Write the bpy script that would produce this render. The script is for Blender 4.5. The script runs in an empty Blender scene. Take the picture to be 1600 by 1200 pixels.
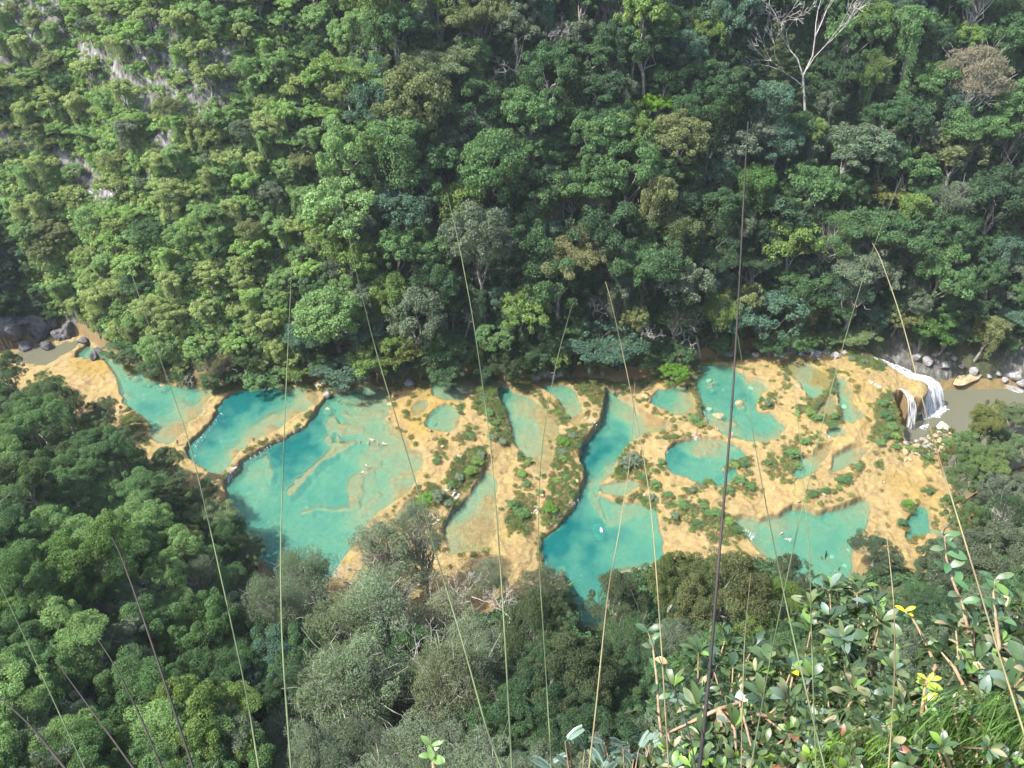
import bpy, math, random
import numpy as np
from mathutils import Vector, Matrix, Euler

scene = bpy.context.scene
col = scene.collection
R_ = math.radians
# ------------------------------------------------------------------ camera
CAM = np.array([0.0, 0.0, 130.0]); PITCH = R_(38.0); FPX = 1232.0
cd = bpy.data.cameras.new('camera'); cam = bpy.data.objects.new('camera', cd); col.objects.link(cam)
cam.location = CAM; cam.rotation_euler = (math.pi/2 - PITCH, 0, 0)
cd.sensor_width = 36.0; cd.lens = 36.0*FPX/1600.0; cd.clip_start = 0.05; cd.clip_end = 3000
scene.camera = cam
# ------------------------------------------------------------------ light
SUN_EL, SUN_AZ = R_(54), R_(-106)          # azimuth measured from +Y (away) towards +X
sdir = Vector((math.sin(SUN_AZ)*math.cos(SUN_EL), math.cos(SUN_AZ)*math.cos(SUN_EL), math.sin(SUN_EL)))
w = bpy.data.worlds.new('World'); scene.world = w; w.use_nodes = True
nt = w.node_tree; nt.nodes.clear()
sky = nt.nodes.new('ShaderNodeTexSky'); sky.sky_type = 'NISHITA'; sky.sun_disc = False
sky.sun_elevation = SUN_EL; sky.sun_rotation = SUN_AZ; sky.air_density = 1.0; sky.dust_density = 3.0; sky.altitude = 300
bg = nt.nodes.new('ShaderNodeBackground'); bg.inputs['Strength'].default_value = 0.15
wo = nt.nodes.new('ShaderNodeOutputWorld')
nt.links.new(sky.outputs[0], bg.inputs[0]); nt.links.new(bg.outputs[0], wo.inputs[0])
sl = bpy.data.lights.new('sun', 'SUN'); sl.energy = 3.3; sl.angle = R_(0.6); sl.color = (1.0, 0.965, 0.91)
so = bpy.data.objects.new('sun', sl); col.objects.link(so)
so.rotation_euler = (-sdir).to_track_quat('-Z', 'Y').to_euler(); so.location = (-60, 0, 200)
vs = scene.view_settings; vs.view_transform = 'Standard'; vs.look = 'None'; vs.gamma = 1.0; vs.exposure = 1.72
vs.use_curve_mapping = False
cy = scene.cycles
cy.max_bounces = 5; cy.diffuse_bounces = 3; cy.glossy_bounces = 2; cy.transmission_bounces = 3; cy.transparent_max_bounces = 8
cy.volume_bounces = 0; cy.caustics_reflective = False; cy.caustics_refractive = False
cy.sample_clamp_indirect = 4.0

# ------------------------------------------------------------------ helpers
def ray(u, v):
    u = np.asarray(u, float); v = np.asarray(v, float)
    a = (u-800)/FPX; b = -(v-600)/FPX; c, s = math.cos(PITCH), math.sin(PITCH)
    return np.stack([a, c + b*s, -s + b*c], -1)
def project(x, y, z):
    c, s = math.cos(PITCH), math.sin(PITCH)
    dz = z - CAM[2]
    d = y*c - dz*s
    return 800 + FPX*x/d, 600 - FPX*(y*s + dz*c)/d
# reference plane of the stepped riverbed: z = BA - BB*x
BA, BB = 2.6, 0.026
def base_pt(u, v):
    r = ray(u, v)
    t = (BA - CAM[2])/(r[..., 2] + BB*r[..., 0])
    return CAM + r*t[..., None]

def hash2(ix, iy, seed):
    h = (ix.astype(np.int64)*374761393 + iy.astype(np.int64)*668265263 + seed*974711) & 0xffffffff
    h = ((h ^ (h >> 13))*1274126177) & 0xffffffff
    h = ((h ^ (h >> 15))*2246822519) & 0xffffffff
    return ((h ^ (h >> 16)) & 0xffffff)/float(0xffffff)
def vnoise(x, y, seed=0):
    ix, iy = np.floor(x), np.floor(y); fx, fy = x-ix, y-iy
    fx = fx*fx*(3-2*fx); fy = fy*fy*(3-2*fy)
    a, b = hash2(ix, iy, seed), hash2(ix+1, iy, seed); c, d = hash2(ix, iy+1, seed), hash2(ix+1, iy+1, seed)
    return (a*(1-fx)+b*fx)*(1-fy) + (c*(1-fx)+d*fx)*fy
def fbm(x, y, seed=0, oct=4):
    s = 0; a = 0.5; n = 0
    for o in range(oct):
        s = s + a*(vnoise(x*2**o, y*2**o, seed+o*17)-0.5)*2; n += a; a *= 0.5
    return s/n
def sstep(a, b, x):
    t = np.clip((x-a)/(b-a), 0, 1); return t*t*(3-2*t)
def poly_sd(poly, u, v):
    """signed distance (negative inside) to a closed polygon"""
    P = np.asarray(poly, float); n = len(P)
    d = np.full(u.shape, 1e18); ins = np.zeros(u.shape, bool)
    for i in range(n):
        a = P[i]; b = P[(i+1) % n]; e = b-a
        wx, wy = u-a[0], v-a[1]
        t = np.clip((wx*e[0]+wy*e[1])/(e[0]**2+e[1]**2+1e-9), 0, 1)
        d = np.minimum(d, (wx-e[0]*t)**2+(wy-e[1]*t)**2)
        cond = (a[1] <= v) != (b[1] <= v)
        xi = a[0] + (v-a[1])*(e[0]/(e[1] if abs(e[1]) > 1e-9 else 1e-9))
        ins ^= cond & (u < xi)
    d = np.sqrt(d); return np.where(ins, -d, d)

def mesh_np(name, V, F, mat=None, smooth=False, attrs=None):
    """one mesh from numpy arrays; F is an (n,3) or (n,4) array or a list of such arrays"""
    me = bpy.data.meshes.new(name)
    V = np.asarray(V, np.float32)
    Fs = F if isinstance(F, list) else [F]
    Fs = [np.asarray(f, np.int32) for f in Fs if len(f)]
    me.vertices.add(len(V)); me.vertices.foreach_set('co', V.ravel())
    nl = sum(f.size for f in Fs); npol = sum(len(f) for f in Fs)
    me.loops.add(nl); me.polygons.add(npol)
    me.loops.foreach_set('vertex_index', np.concatenate([f.ravel() for f in Fs]))
    tot = np.concatenate([np.full(len(f), f.shape[1], np.int32) for f in Fs])
    st = np.concatenate([[0], np.cumsum(tot)[:-1]]).astype(np.int32)
    me.polygons.foreach_set('loop_start', st)
    me.polygons.foreach_set('use_smooth', np.full(npol, smooth, bool))
    if attrs:
        for k, (ty, dat) in attrs.items():
            a = me.attributes.new(k, ty, 'POINT')
            key = {'FLOAT': 'value', 'FLOAT_COLOR': 'color', 'FLOAT_VECTOR': 'vector', 'INT': 'value'}[ty]
            a.data.foreach_set(key, np.asarray(dat, np.int32 if ty == 'INT' else np.float32).ravel())
    me.update(calc_edges=True); me.validate()
    if mat: me.materials.append(mat)
    return me
def obj(name, me, parent=None, loc=(0, 0, 0), label=None, cat=None, group=None, kind=None, color=None, rot=None, scale=None):
    o = bpy.data.objects.new(name, me); col.objects.link(o)
    o.location = loc
    if rot is not None: o.rotation_euler = rot
    if scale is not None: o.scale = (scale,)*3 if np.isscalar(scale) else scale
    if parent: o.parent = parent
    tag(o, label, cat, group, kind)
    if color is not None: o.color = (*color, 1)
    return o
def tag(o, label=None, cat=None, group=None, kind=None):
    if label: o['label'] = label
    if cat: o['category'] = cat
    if group: o['group'] = group
    if kind: o['kind'] = kind
def copy_tree(o, parent=None):
    c = o.copy(); col.objects.link(c); c.parent = parent
    for ch in o.children: copy_tree(ch, c)
    return c

class Tubes:
    """collects tubes (tapered, n-sided) into one mesh"""
    def __init__(s): s.V = []; s.F = []; s.n = 0
    def add(s, pts, rad, n=5, cap=True):
        P = np.asarray(pts, float); m = len(P); rad = np.broadcast_to(np.asarray(rad, float), (m,))
        T = np.gradient(P, axis=0); T /= np.linalg.norm(T, axis=1)[:, None]+1e-9
        ref = np.array([0.31, 0.83, 0.17]) if abs(T[0, 2]) > .7 else np.array([0, 0, 1.0])
        A = np.cross(T, ref); A /= np.linalg.norm(A, axis=1)[:, None]+1e-9; B = np.cross(T, A)
        an = np.arange(n)*2*math.pi/n
        ring = P[:, None] + rad[:, None, None]*(A[:, None]*np.cos(an)[None, :, None] + B[:, None]*np.sin(an)[None, :, None])
        s.V.append(ring.reshape(-1, 3))
        i = np.arange(m-1)[:, None]*n + np.arange(n)[None]; j = np.arange(m-1)[:, None]*n + (np.arange(n)[None]+1) % n
        s.F.append(np.stack([i, j, j+n, i+n], -1).reshape(-1, 4)+s.n); s.n += m*n
    def mesh(s, name, mat): return mesh_np(name, np.concatenate(s.V), np.concatenate(s.F), mat, True)

# ------------------------------------------------------------------ materials
def new_mat(name):
    m = bpy.data.materials.new(name); m.use_nodes = True; nt = m.node_tree; nt.nodes.clear()
    out = nt.nodes.new('ShaderNodeOutputMaterial')
    return m, nt, nt.nodes, nt.links, out
def N(nt, t, **kw):
    n = nt.nodes.new(t)
    for k, v in kw.items(): setattr(n, k, v)
    return n
def noise_node(nt, scale, detail=4, coord='Object', rough=.6):
    tc = N(nt, 'ShaderNodeTexCoord'); n = N(nt, 'ShaderNodeTexNoise')
    n.inputs['Scale'].default_value = scale; n.inputs['Detail'].default_value = detail; n.inputs['Roughness'].default_value = rough
    nt.links.new(tc.outputs[coord], n.inputs['Vector']); return n
def ramp(nt, fac, stops):
    r = N(nt, 'ShaderNodeValToRGB'); e = r.color_ramp.elements
    while len(e) < len(stops): e.new(0.5)
    for el, (p, c) in zip(e, stops): el.position = p; el.color = (*c, 1) if len(c) == 3 else c
    nt.links.new(fac, r.inputs[0]); return r
def mixc(nt, fac, a, b, mode='MIX'):
    m = N(nt, 'ShaderNodeMix', data_type='RGBA', blend_type=mode)
    for s, k in ((fac, 0), (a, 6), (b, 7)):
        if hasattr(s, 'is_output'): nt.links.new(s, m.inputs[k])
        elif k == 0: m.inputs[0].default_value = s
        else: m.inputs[k].default_value = (*s, 1)
    return m.outputs[2]
def math_n(nt, op, a, b=None):
    m = N(nt, 'ShaderNodeMath', operation=op)
    for s, k in ((a, 0), (b, 1)):
        if s is None: continue
        if hasattr(s, 'is_output'): nt.links.new(s, m.inputs[k])
        else: m.inputs[k].default_value = s
    return m.outputs[0]
def attr(nt, name, ty='GEOMETRY'):
    a = N(nt, 'ShaderNodeAttribute', attribute_name=name, attribute_type=ty); return a

def leaf_mat(name, source='OBJECT', gloss=.22, trans=.42, rough=.55):
    m, nt, no, li, out = new_mat(name)
    if source == 'OBJECT':
        oi = N(nt, 'ShaderNodeObjectInfo'); c = oi.outputs['Color']
    elif source == 'INSTANCER':
        c = attr(nt, 'tint', 'INSTANCER').outputs['Color']
    va = attr(nt, 'var').outputs['Color']           # r: value, g: hue shift
    sp = N(nt, 'ShaderNodeSeparateColor'); li.new(va, sp.inputs[0])
    c = mixc(nt, math_n(nt, 'MULTIPLY', sp.outputs[1], .5), c, (.165, .19, .045))
    gain = N(nt, 'ShaderNodeMix', data_type='RGBA', blend_type='MULTIPLY'); gain.inputs[0].default_value = 1
    li.new(c, gain.inputs[6]); g3 = N(nt, 'ShaderNodeCombineColor')
    for k in range(3): li.new(sp.outputs[0], g3.inputs[k])
    li.new(g3.outputs[0], gain.inputs[7]); c = gain.outputs[2]
    p = N(nt, 'ShaderNodeBsdfPrincipled'); li.new(c, p.inputs['Base Color'])
    p.inputs['Roughness'].default_value = rough; p.inputs['Specular IOR Level'].default_value = gloss
    t = N(nt, 'ShaderNodeBsdfTranslucent'); li.new(mixc(nt, .45, c, (.16, .26, .05)), t.inputs[0])
    mx = N(nt, 'ShaderNodeMixShader'); mx.inputs[0].default_value = trans
    li.new(p.outputs[0], mx.inputs[1]); li.new(t.outputs[0], mx.inputs[2]); li.new(mx.outputs[0], out.inputs[0])
    return m
M_LEAF = leaf_mat('leaf'); M_UNDER = leaf_mat('undergrowth_leaf', 'INSTANCER')
M_GLOSSY = leaf_mat('broad_leaf', gloss=.4, trans=.2, rough=.38)

def bark_mat(name, a, b, scale=6):
    m, nt, no, li, out = new_mat(name)
    n = noise_node(nt, scale); r = ramp(nt, n.outputs['Fac'], [(.3, a), (.7, b)])
    p = N(nt, 'ShaderNodeBsdfPrincipled'); li.new(r.outputs[0], p.inputs['Base Color']); p.inputs['Roughness'].default_value = .85
    li.new(p.outputs[0], out.inputs[0]); return m
M_BARK = bark_mat('bark', (.12, .10, .08), (.36, .33, .28), 2)
M_PALE = bark_mat('pale_bark', (.22, .20, .17), (.48, .45, .40), 1.5)
M_GREYBARK = bark_mat('grey_bark', (.2, .18, .16), (.42, .39, .35), 2)
M_TWIG = bark_mat('twig', (.16, .09, .05), (.36, .26, .16), 30)
M_ROCK = None

def rock_mat(name, dark, light, moss=.4):
    m, nt, no, li, out = new_mat(name)
    n1 = noise_node(nt, .6, 8, 'Generated'); n1.inputs['Scale'].default_value = 4
    n2 = noise_node(nt, 3, 6)
    r = ramp(nt, n2.outputs['Fac'], [(.32, dark), (.55, light), (.75, tuple(min(1, q*1.25) for q in light))])
    mo = ramp(nt, n1.outputs['Fac'], [(.5, (0, 0, 0)), (.62, (1, 1, 1))])
    c = mixc(nt, math_n(nt, 'MULTIPLY', mo.outputs[0], moss), r.outputs[0], (.06, .075, .025))
    p = N(nt, 'ShaderNodeBsdfPrincipled'); li.new(c, p.inputs['Base Color']); p.inputs['Roughness'].default_value = .9
    b = N(nt, 'ShaderNodeBump'); b.inputs['Strength'].default_value = .6; b.inputs['Distance'].default_value = .3
    li.new(n2.outputs['Fac'], b.inputs['Height']); li.new(b.outputs[0], p.inputs['Normal'])
    li.new(p.outputs[0], out.inputs[0]); return m
M_ROCK = rock_mat('limestone', (.09, .085, .085), (.28, .265, .26))
M_TANROCK = rock_mat('travertine_rock', (.16, .11, .055), (.36, .27, .15), .35)
M_PALEROCK = rock_mat('pale_stone', (.45, .42, .3), (.62, .6, .45), .1)

def travertine_mat():
    m, nt, no, li, out = new_mat('travertine')
    mk = attr(nt, 'mask').outputs['Color']; sp = N(nt, 'ShaderNodeSeparateColor'); li.new(mk, sp.inputs[0])
    n1 = noise_node(nt, .13, 7); n2 = noise_node(nt, .75, 9, rough=.75); n3 = noise_node(nt, 3.2, 6, rough=.75); n5 = noise_node(nt, .35, 6, rough=.7)
    base = ramp(nt, n2.outputs['Fac'], [(.30, (.12, .075, .028)), (.43, (.225, .152, .055)), (.55, (.29, .215, .082)), (.70, (.36, .30, .15))])
    big = ramp(nt, n1.outputs['Fac'], [(.4, (0, 0, 0)), (.62, (1, 1, 1))])
    c = mixc(nt, math_n(nt, 'MULTIPLY', big.outputs[0], .45), base.outputs[0], (.33, .245, .11))
    c = mixc(nt, math_n(nt, 'MULTIPLY', ramp(nt, n3.outputs['Fac'], [(.52, (0, 0, 0)), (.66, (1, 1, 1))]).outputs[0], .35), c, (.24, .16, .08))
    c = mixc(nt, sp.outputs[0], c, mixc(nt, n2.outputs['Fac'], (.22, .14, .018), (.29, .20, .04)))     # ochre algae
    gm = math_n(nt, 'MULTIPLY', sp.outputs[1], ramp(nt, n3.outputs['Fac'], [(.3, (.2, .2, .2)), (.6, (1, 1, 1))]).outputs[0])
    c = mixc(nt, gm, c, mixc(nt, n2.outputs['Fac'], (.10, .085, .03), (.27, .19, .08)))               # moss / litter
    ag = ramp(nt, n5.outputs['Fac'], [(.5, (0, 0, 0)), (.66, (1, 1, 1))])
    c = mixc(nt, math_n(nt, 'MULTIPLY', ag.outputs[0], .5), c, (.20, .15, .085))
    yl = ramp(nt, n1.outputs['Fac'], [(.36, (1, 1, 1)), (.46, (0, 0, 0))])
    c = mixc(nt, math_n(nt, 'MULTIPLY', yl.outputs[0], .6), c, (.33, .26, .09))
    # steep faces are weathered brown rock
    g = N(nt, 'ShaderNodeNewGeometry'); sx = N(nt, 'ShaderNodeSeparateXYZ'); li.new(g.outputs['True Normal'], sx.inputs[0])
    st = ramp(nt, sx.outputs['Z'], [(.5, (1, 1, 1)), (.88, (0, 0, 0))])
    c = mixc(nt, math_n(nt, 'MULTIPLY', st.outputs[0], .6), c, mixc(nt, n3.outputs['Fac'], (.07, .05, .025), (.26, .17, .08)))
    c = mixc(nt, sp.outputs[2], c, mixc(nt, n2.outputs['Fac'], (.17, .18, .09), (.32, .31, .18)))      # pale submerged lime mud
    p = N(nt, 'ShaderNodeBsdfPrincipled'); li.new(c, p.inputs['Base Color']); p.inputs['Roughness'].default_value = .7
    p.inputs['Specular IOR Level'].default_value = .3
    b = N(nt, 'ShaderNodeBump'); b.inputs['Strength'].default_value = .9; b.inputs['Distance'].default_value = .4
    li.new(n3.outputs['Fac'], b.inputs['Height']); li.new(b.outputs[0], p.inputs['Normal'])
    li.new(p.outputs[0], out.inputs[0]); return m
M_TRAV = travertine_mat()

def slope_mat():
    m, nt, no, li, out = new_mat('forest_floor')
    mk = attr(nt, 'mask').outputs['Color']; sp = N(nt, 'ShaderNodeSeparateColor'); li.new(mk, sp.inputs[0])
    n1 = noise_node(nt, .5, 8, rough=.7); n2 = noise_node(nt, 2.2, 8, rough=.75)
    soil = ramp(nt, n1.outputs['Fac'], [(.35, (.022, .026, .012)), (.5, (.045, .055, .02)), (.65, (.075, .065, .035))])
    w3 = N(nt, 'ShaderNodeTexCoord'); mp = N(nt, 'ShaderNodeMapping'); mp.inputs['Scale'].default_value = (.8, .5, .3)
    li.new(w3.outputs['Object'], mp.inputs[0]); n4 = N(nt, 'ShaderNodeTexNoise'); n4.inputs['Scale'].default_value = 1.2; n4.inputs['Detail'].default_value = 8
    li.new(mp.outputs[0], n4.inputs['Vector'])
    rock = ramp(nt, n4.outputs['Fac'], [(.36, (.06, .055, .05)), (.5, (.15, .135, .135)), (.62, (.26, .245, .25)), (.72, (.5, .49, .5))])
    c = mixc(nt, sp.outputs[0], soil.outputs[0], rock.outputs[0])
    c = mixc(nt, sp.outputs[1], c, mixc(nt, n2.outputs['Fac'], (.12, .07, .045), (.26, .17, .11)))     # bare brown earth
    p = N(nt, 'ShaderNodeBsdfPrincipled'); li.new(c, p.inputs['Base Color']); p.inputs['Roughness'].default_value = .95
    b = N(nt, 'ShaderNodeBump'); b.inputs['Strength'].default_value = .8; b.inputs['Distance'].default_value = .6
    li.new(n4.outputs['Fac'], b.inputs['Height']); li.new(b.outputs[0], p.inputs['Normal'])
    li.new(p.outputs[0], out.inputs[0]); return m
M_SLOPE = slope_mat()

def water_mat(name, shallow, mid, deep, dens, bump=.25, clearmin=0.0):
    """clear mineral water: what it scatters and how much it hides grow with the real depth below each point"""
    m, nt, no, li, out = new_mat(name)
    d = attr(nt, 'depth').outputs['Fac']
    al = math_n(nt, 'SUBTRACT', 1.0, math_n(nt, 'EXPONENT', math_n(nt, 'MULTIPLY', d, -dens)))
    if clearmin: al = math_n(nt, 'MAXIMUM', al, clearmin)
    cr = ramp(nt, math_n(nt, 'DIVIDE', d, 4.0), [(.02, shallow), (.3, mid), (.75, deep)])
    df = N(nt, 'ShaderNodeBsdfDiffuse'); li.new(cr.outputs[0], df.inputs[0])
    tr = N(nt, 'ShaderNodeBsdfTransparent')
    tcol = ramp(nt, math_n(nt, 'DIVIDE', d, 3.0), [(0, (.97, .98, .97)), (.3, (.72, .93, .86)), (1, (.3, .8, .75))])
    li.new(tcol.outputs[0], tr.inputs[0])
    mx = N(nt, 'ShaderNodeMixShader'); li.new(al, mx.inputs[0]); li.new(tr.outputs[0], mx.inputs[1]); li.new(df.outputs[0], mx.inputs[2])
    tc = N(nt, 'ShaderNodeTexCoord'); mp = N(nt, 'ShaderNodeMapping'); mp.inputs['Rotation'].default_value = (0, 0, R_(25)); mp.inputs['Scale'].default_value = (1.0, 2.2, 1)
    li.new(tc.outputs['Object'], mp.inputs[0])
    n = N(nt, 'ShaderNodeTexNoise'); n.inputs['Scale'].default_value = 1.1; n.inputs['Detail'].default_value = 4; li.new(mp.outputs[0], n.inputs['Vector'])
    b = N(nt, 'ShaderNodeBump'); b.inputs['Strength'].default_value = bump; b.inputs['Distance'].default_value = .3
    li.new(n.outputs['Fac'], b.inputs['Height'])
    gl = N(nt, 'ShaderNodeBsdfGlossy'); gl.inputs['Roughness'].default_value = .06; li.new(b.outputs[0], gl.inputs['Normal'])
    fr = N(nt, 'ShaderNodeFresnel'); fr.inputs['IOR'].default_value = 1.33; li.new(b.outputs[0], fr.inputs['Normal'])
    m2 = N(nt, 'ShaderNodeMixShader'); li.new(fr.outputs[0], m2.inputs[0]); li.new(mx.outputs[0], m2.inputs[1]); li.new(gl.outputs[0], m2.inputs[2])
    li.new(m2.outputs[0], out.inputs[0]); return m
M_WATER = water_mat('turquoise_water', (.26, .34, .22), (.085, .285, .20), (.004, .10, .095), .38, 1.0)
M_MUDDY = water_mat('muddy_water', (.12, .115, .075), (.105, .105, .072), (.10, .10, .072), 3.0, .5, .8)

def foam_mat(name='white_water', flow=False):
    m, nt, no, li, out = new_mat(name)
    n = noise_node(nt, 2.0, 5)
    fl = attr(nt, 'flow').outputs['Vector']; n6 = N(nt, 'ShaderNodeTexNoise'); n6.inputs['Scale'].default_value = 1; n6.inputs['Detail'].default_value = 6; nt.links.new(fl, n6.inputs['Vector'])
    if flow: n = n6
    df = N(nt, 'ShaderNodeBsdfPrincipled'); df.inputs['Base Color'].default_value = (.66, .69, .72, 1); df.inputs['Roughness'].default_value = .4
    tr = N(nt, 'ShaderNodeBsdfTransparent')
    al = ramp(nt, n.outputs['Fac'], [(.40, (.08, .08, .08)), (.62, (.9, .9, .9))])
    mx = N(nt, 'ShaderNodeMixShader'); li.new(al.outputs[0], mx.inputs[0]); li.new(tr.outputs[0], mx.inputs[1]); li.new(df.outputs[0], mx.inputs[2])
    li.new(mx.outputs[0], out.inputs[0]); return m
M_FOAM = foam_mat(); M_FALL = foam_mat('falling_white_water', True)
def plain_mat(name, colr=None, rough=.6):
    m, nt, no, li, out = new_mat(name)
    p = N(nt, 'ShaderNodeBsdfPrincipled'); p.inputs['Roughness'].default_value = rough
    if colr is None:
        oi = N(nt, 'ShaderNodeObjectInfo'); base = oi.outputs['Color']
    else: base = colr
    n = noise_node(nt, 20, 3)
    li.new(mixc(nt, math_n(nt, 'MULTIPLY', n.outputs['Fac'], .25), base, (.08, .06, .04)), p.inputs['Base Color'])
    li.new(p.outputs[0], out.inputs[0]); return m
M_TINTED = plain_mat('tinted'); M_SKIN = plain_mat('skin', (.5, .3, .2)); M_HAIR = plain_mat('hair', (.03, .02, .015))

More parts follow.
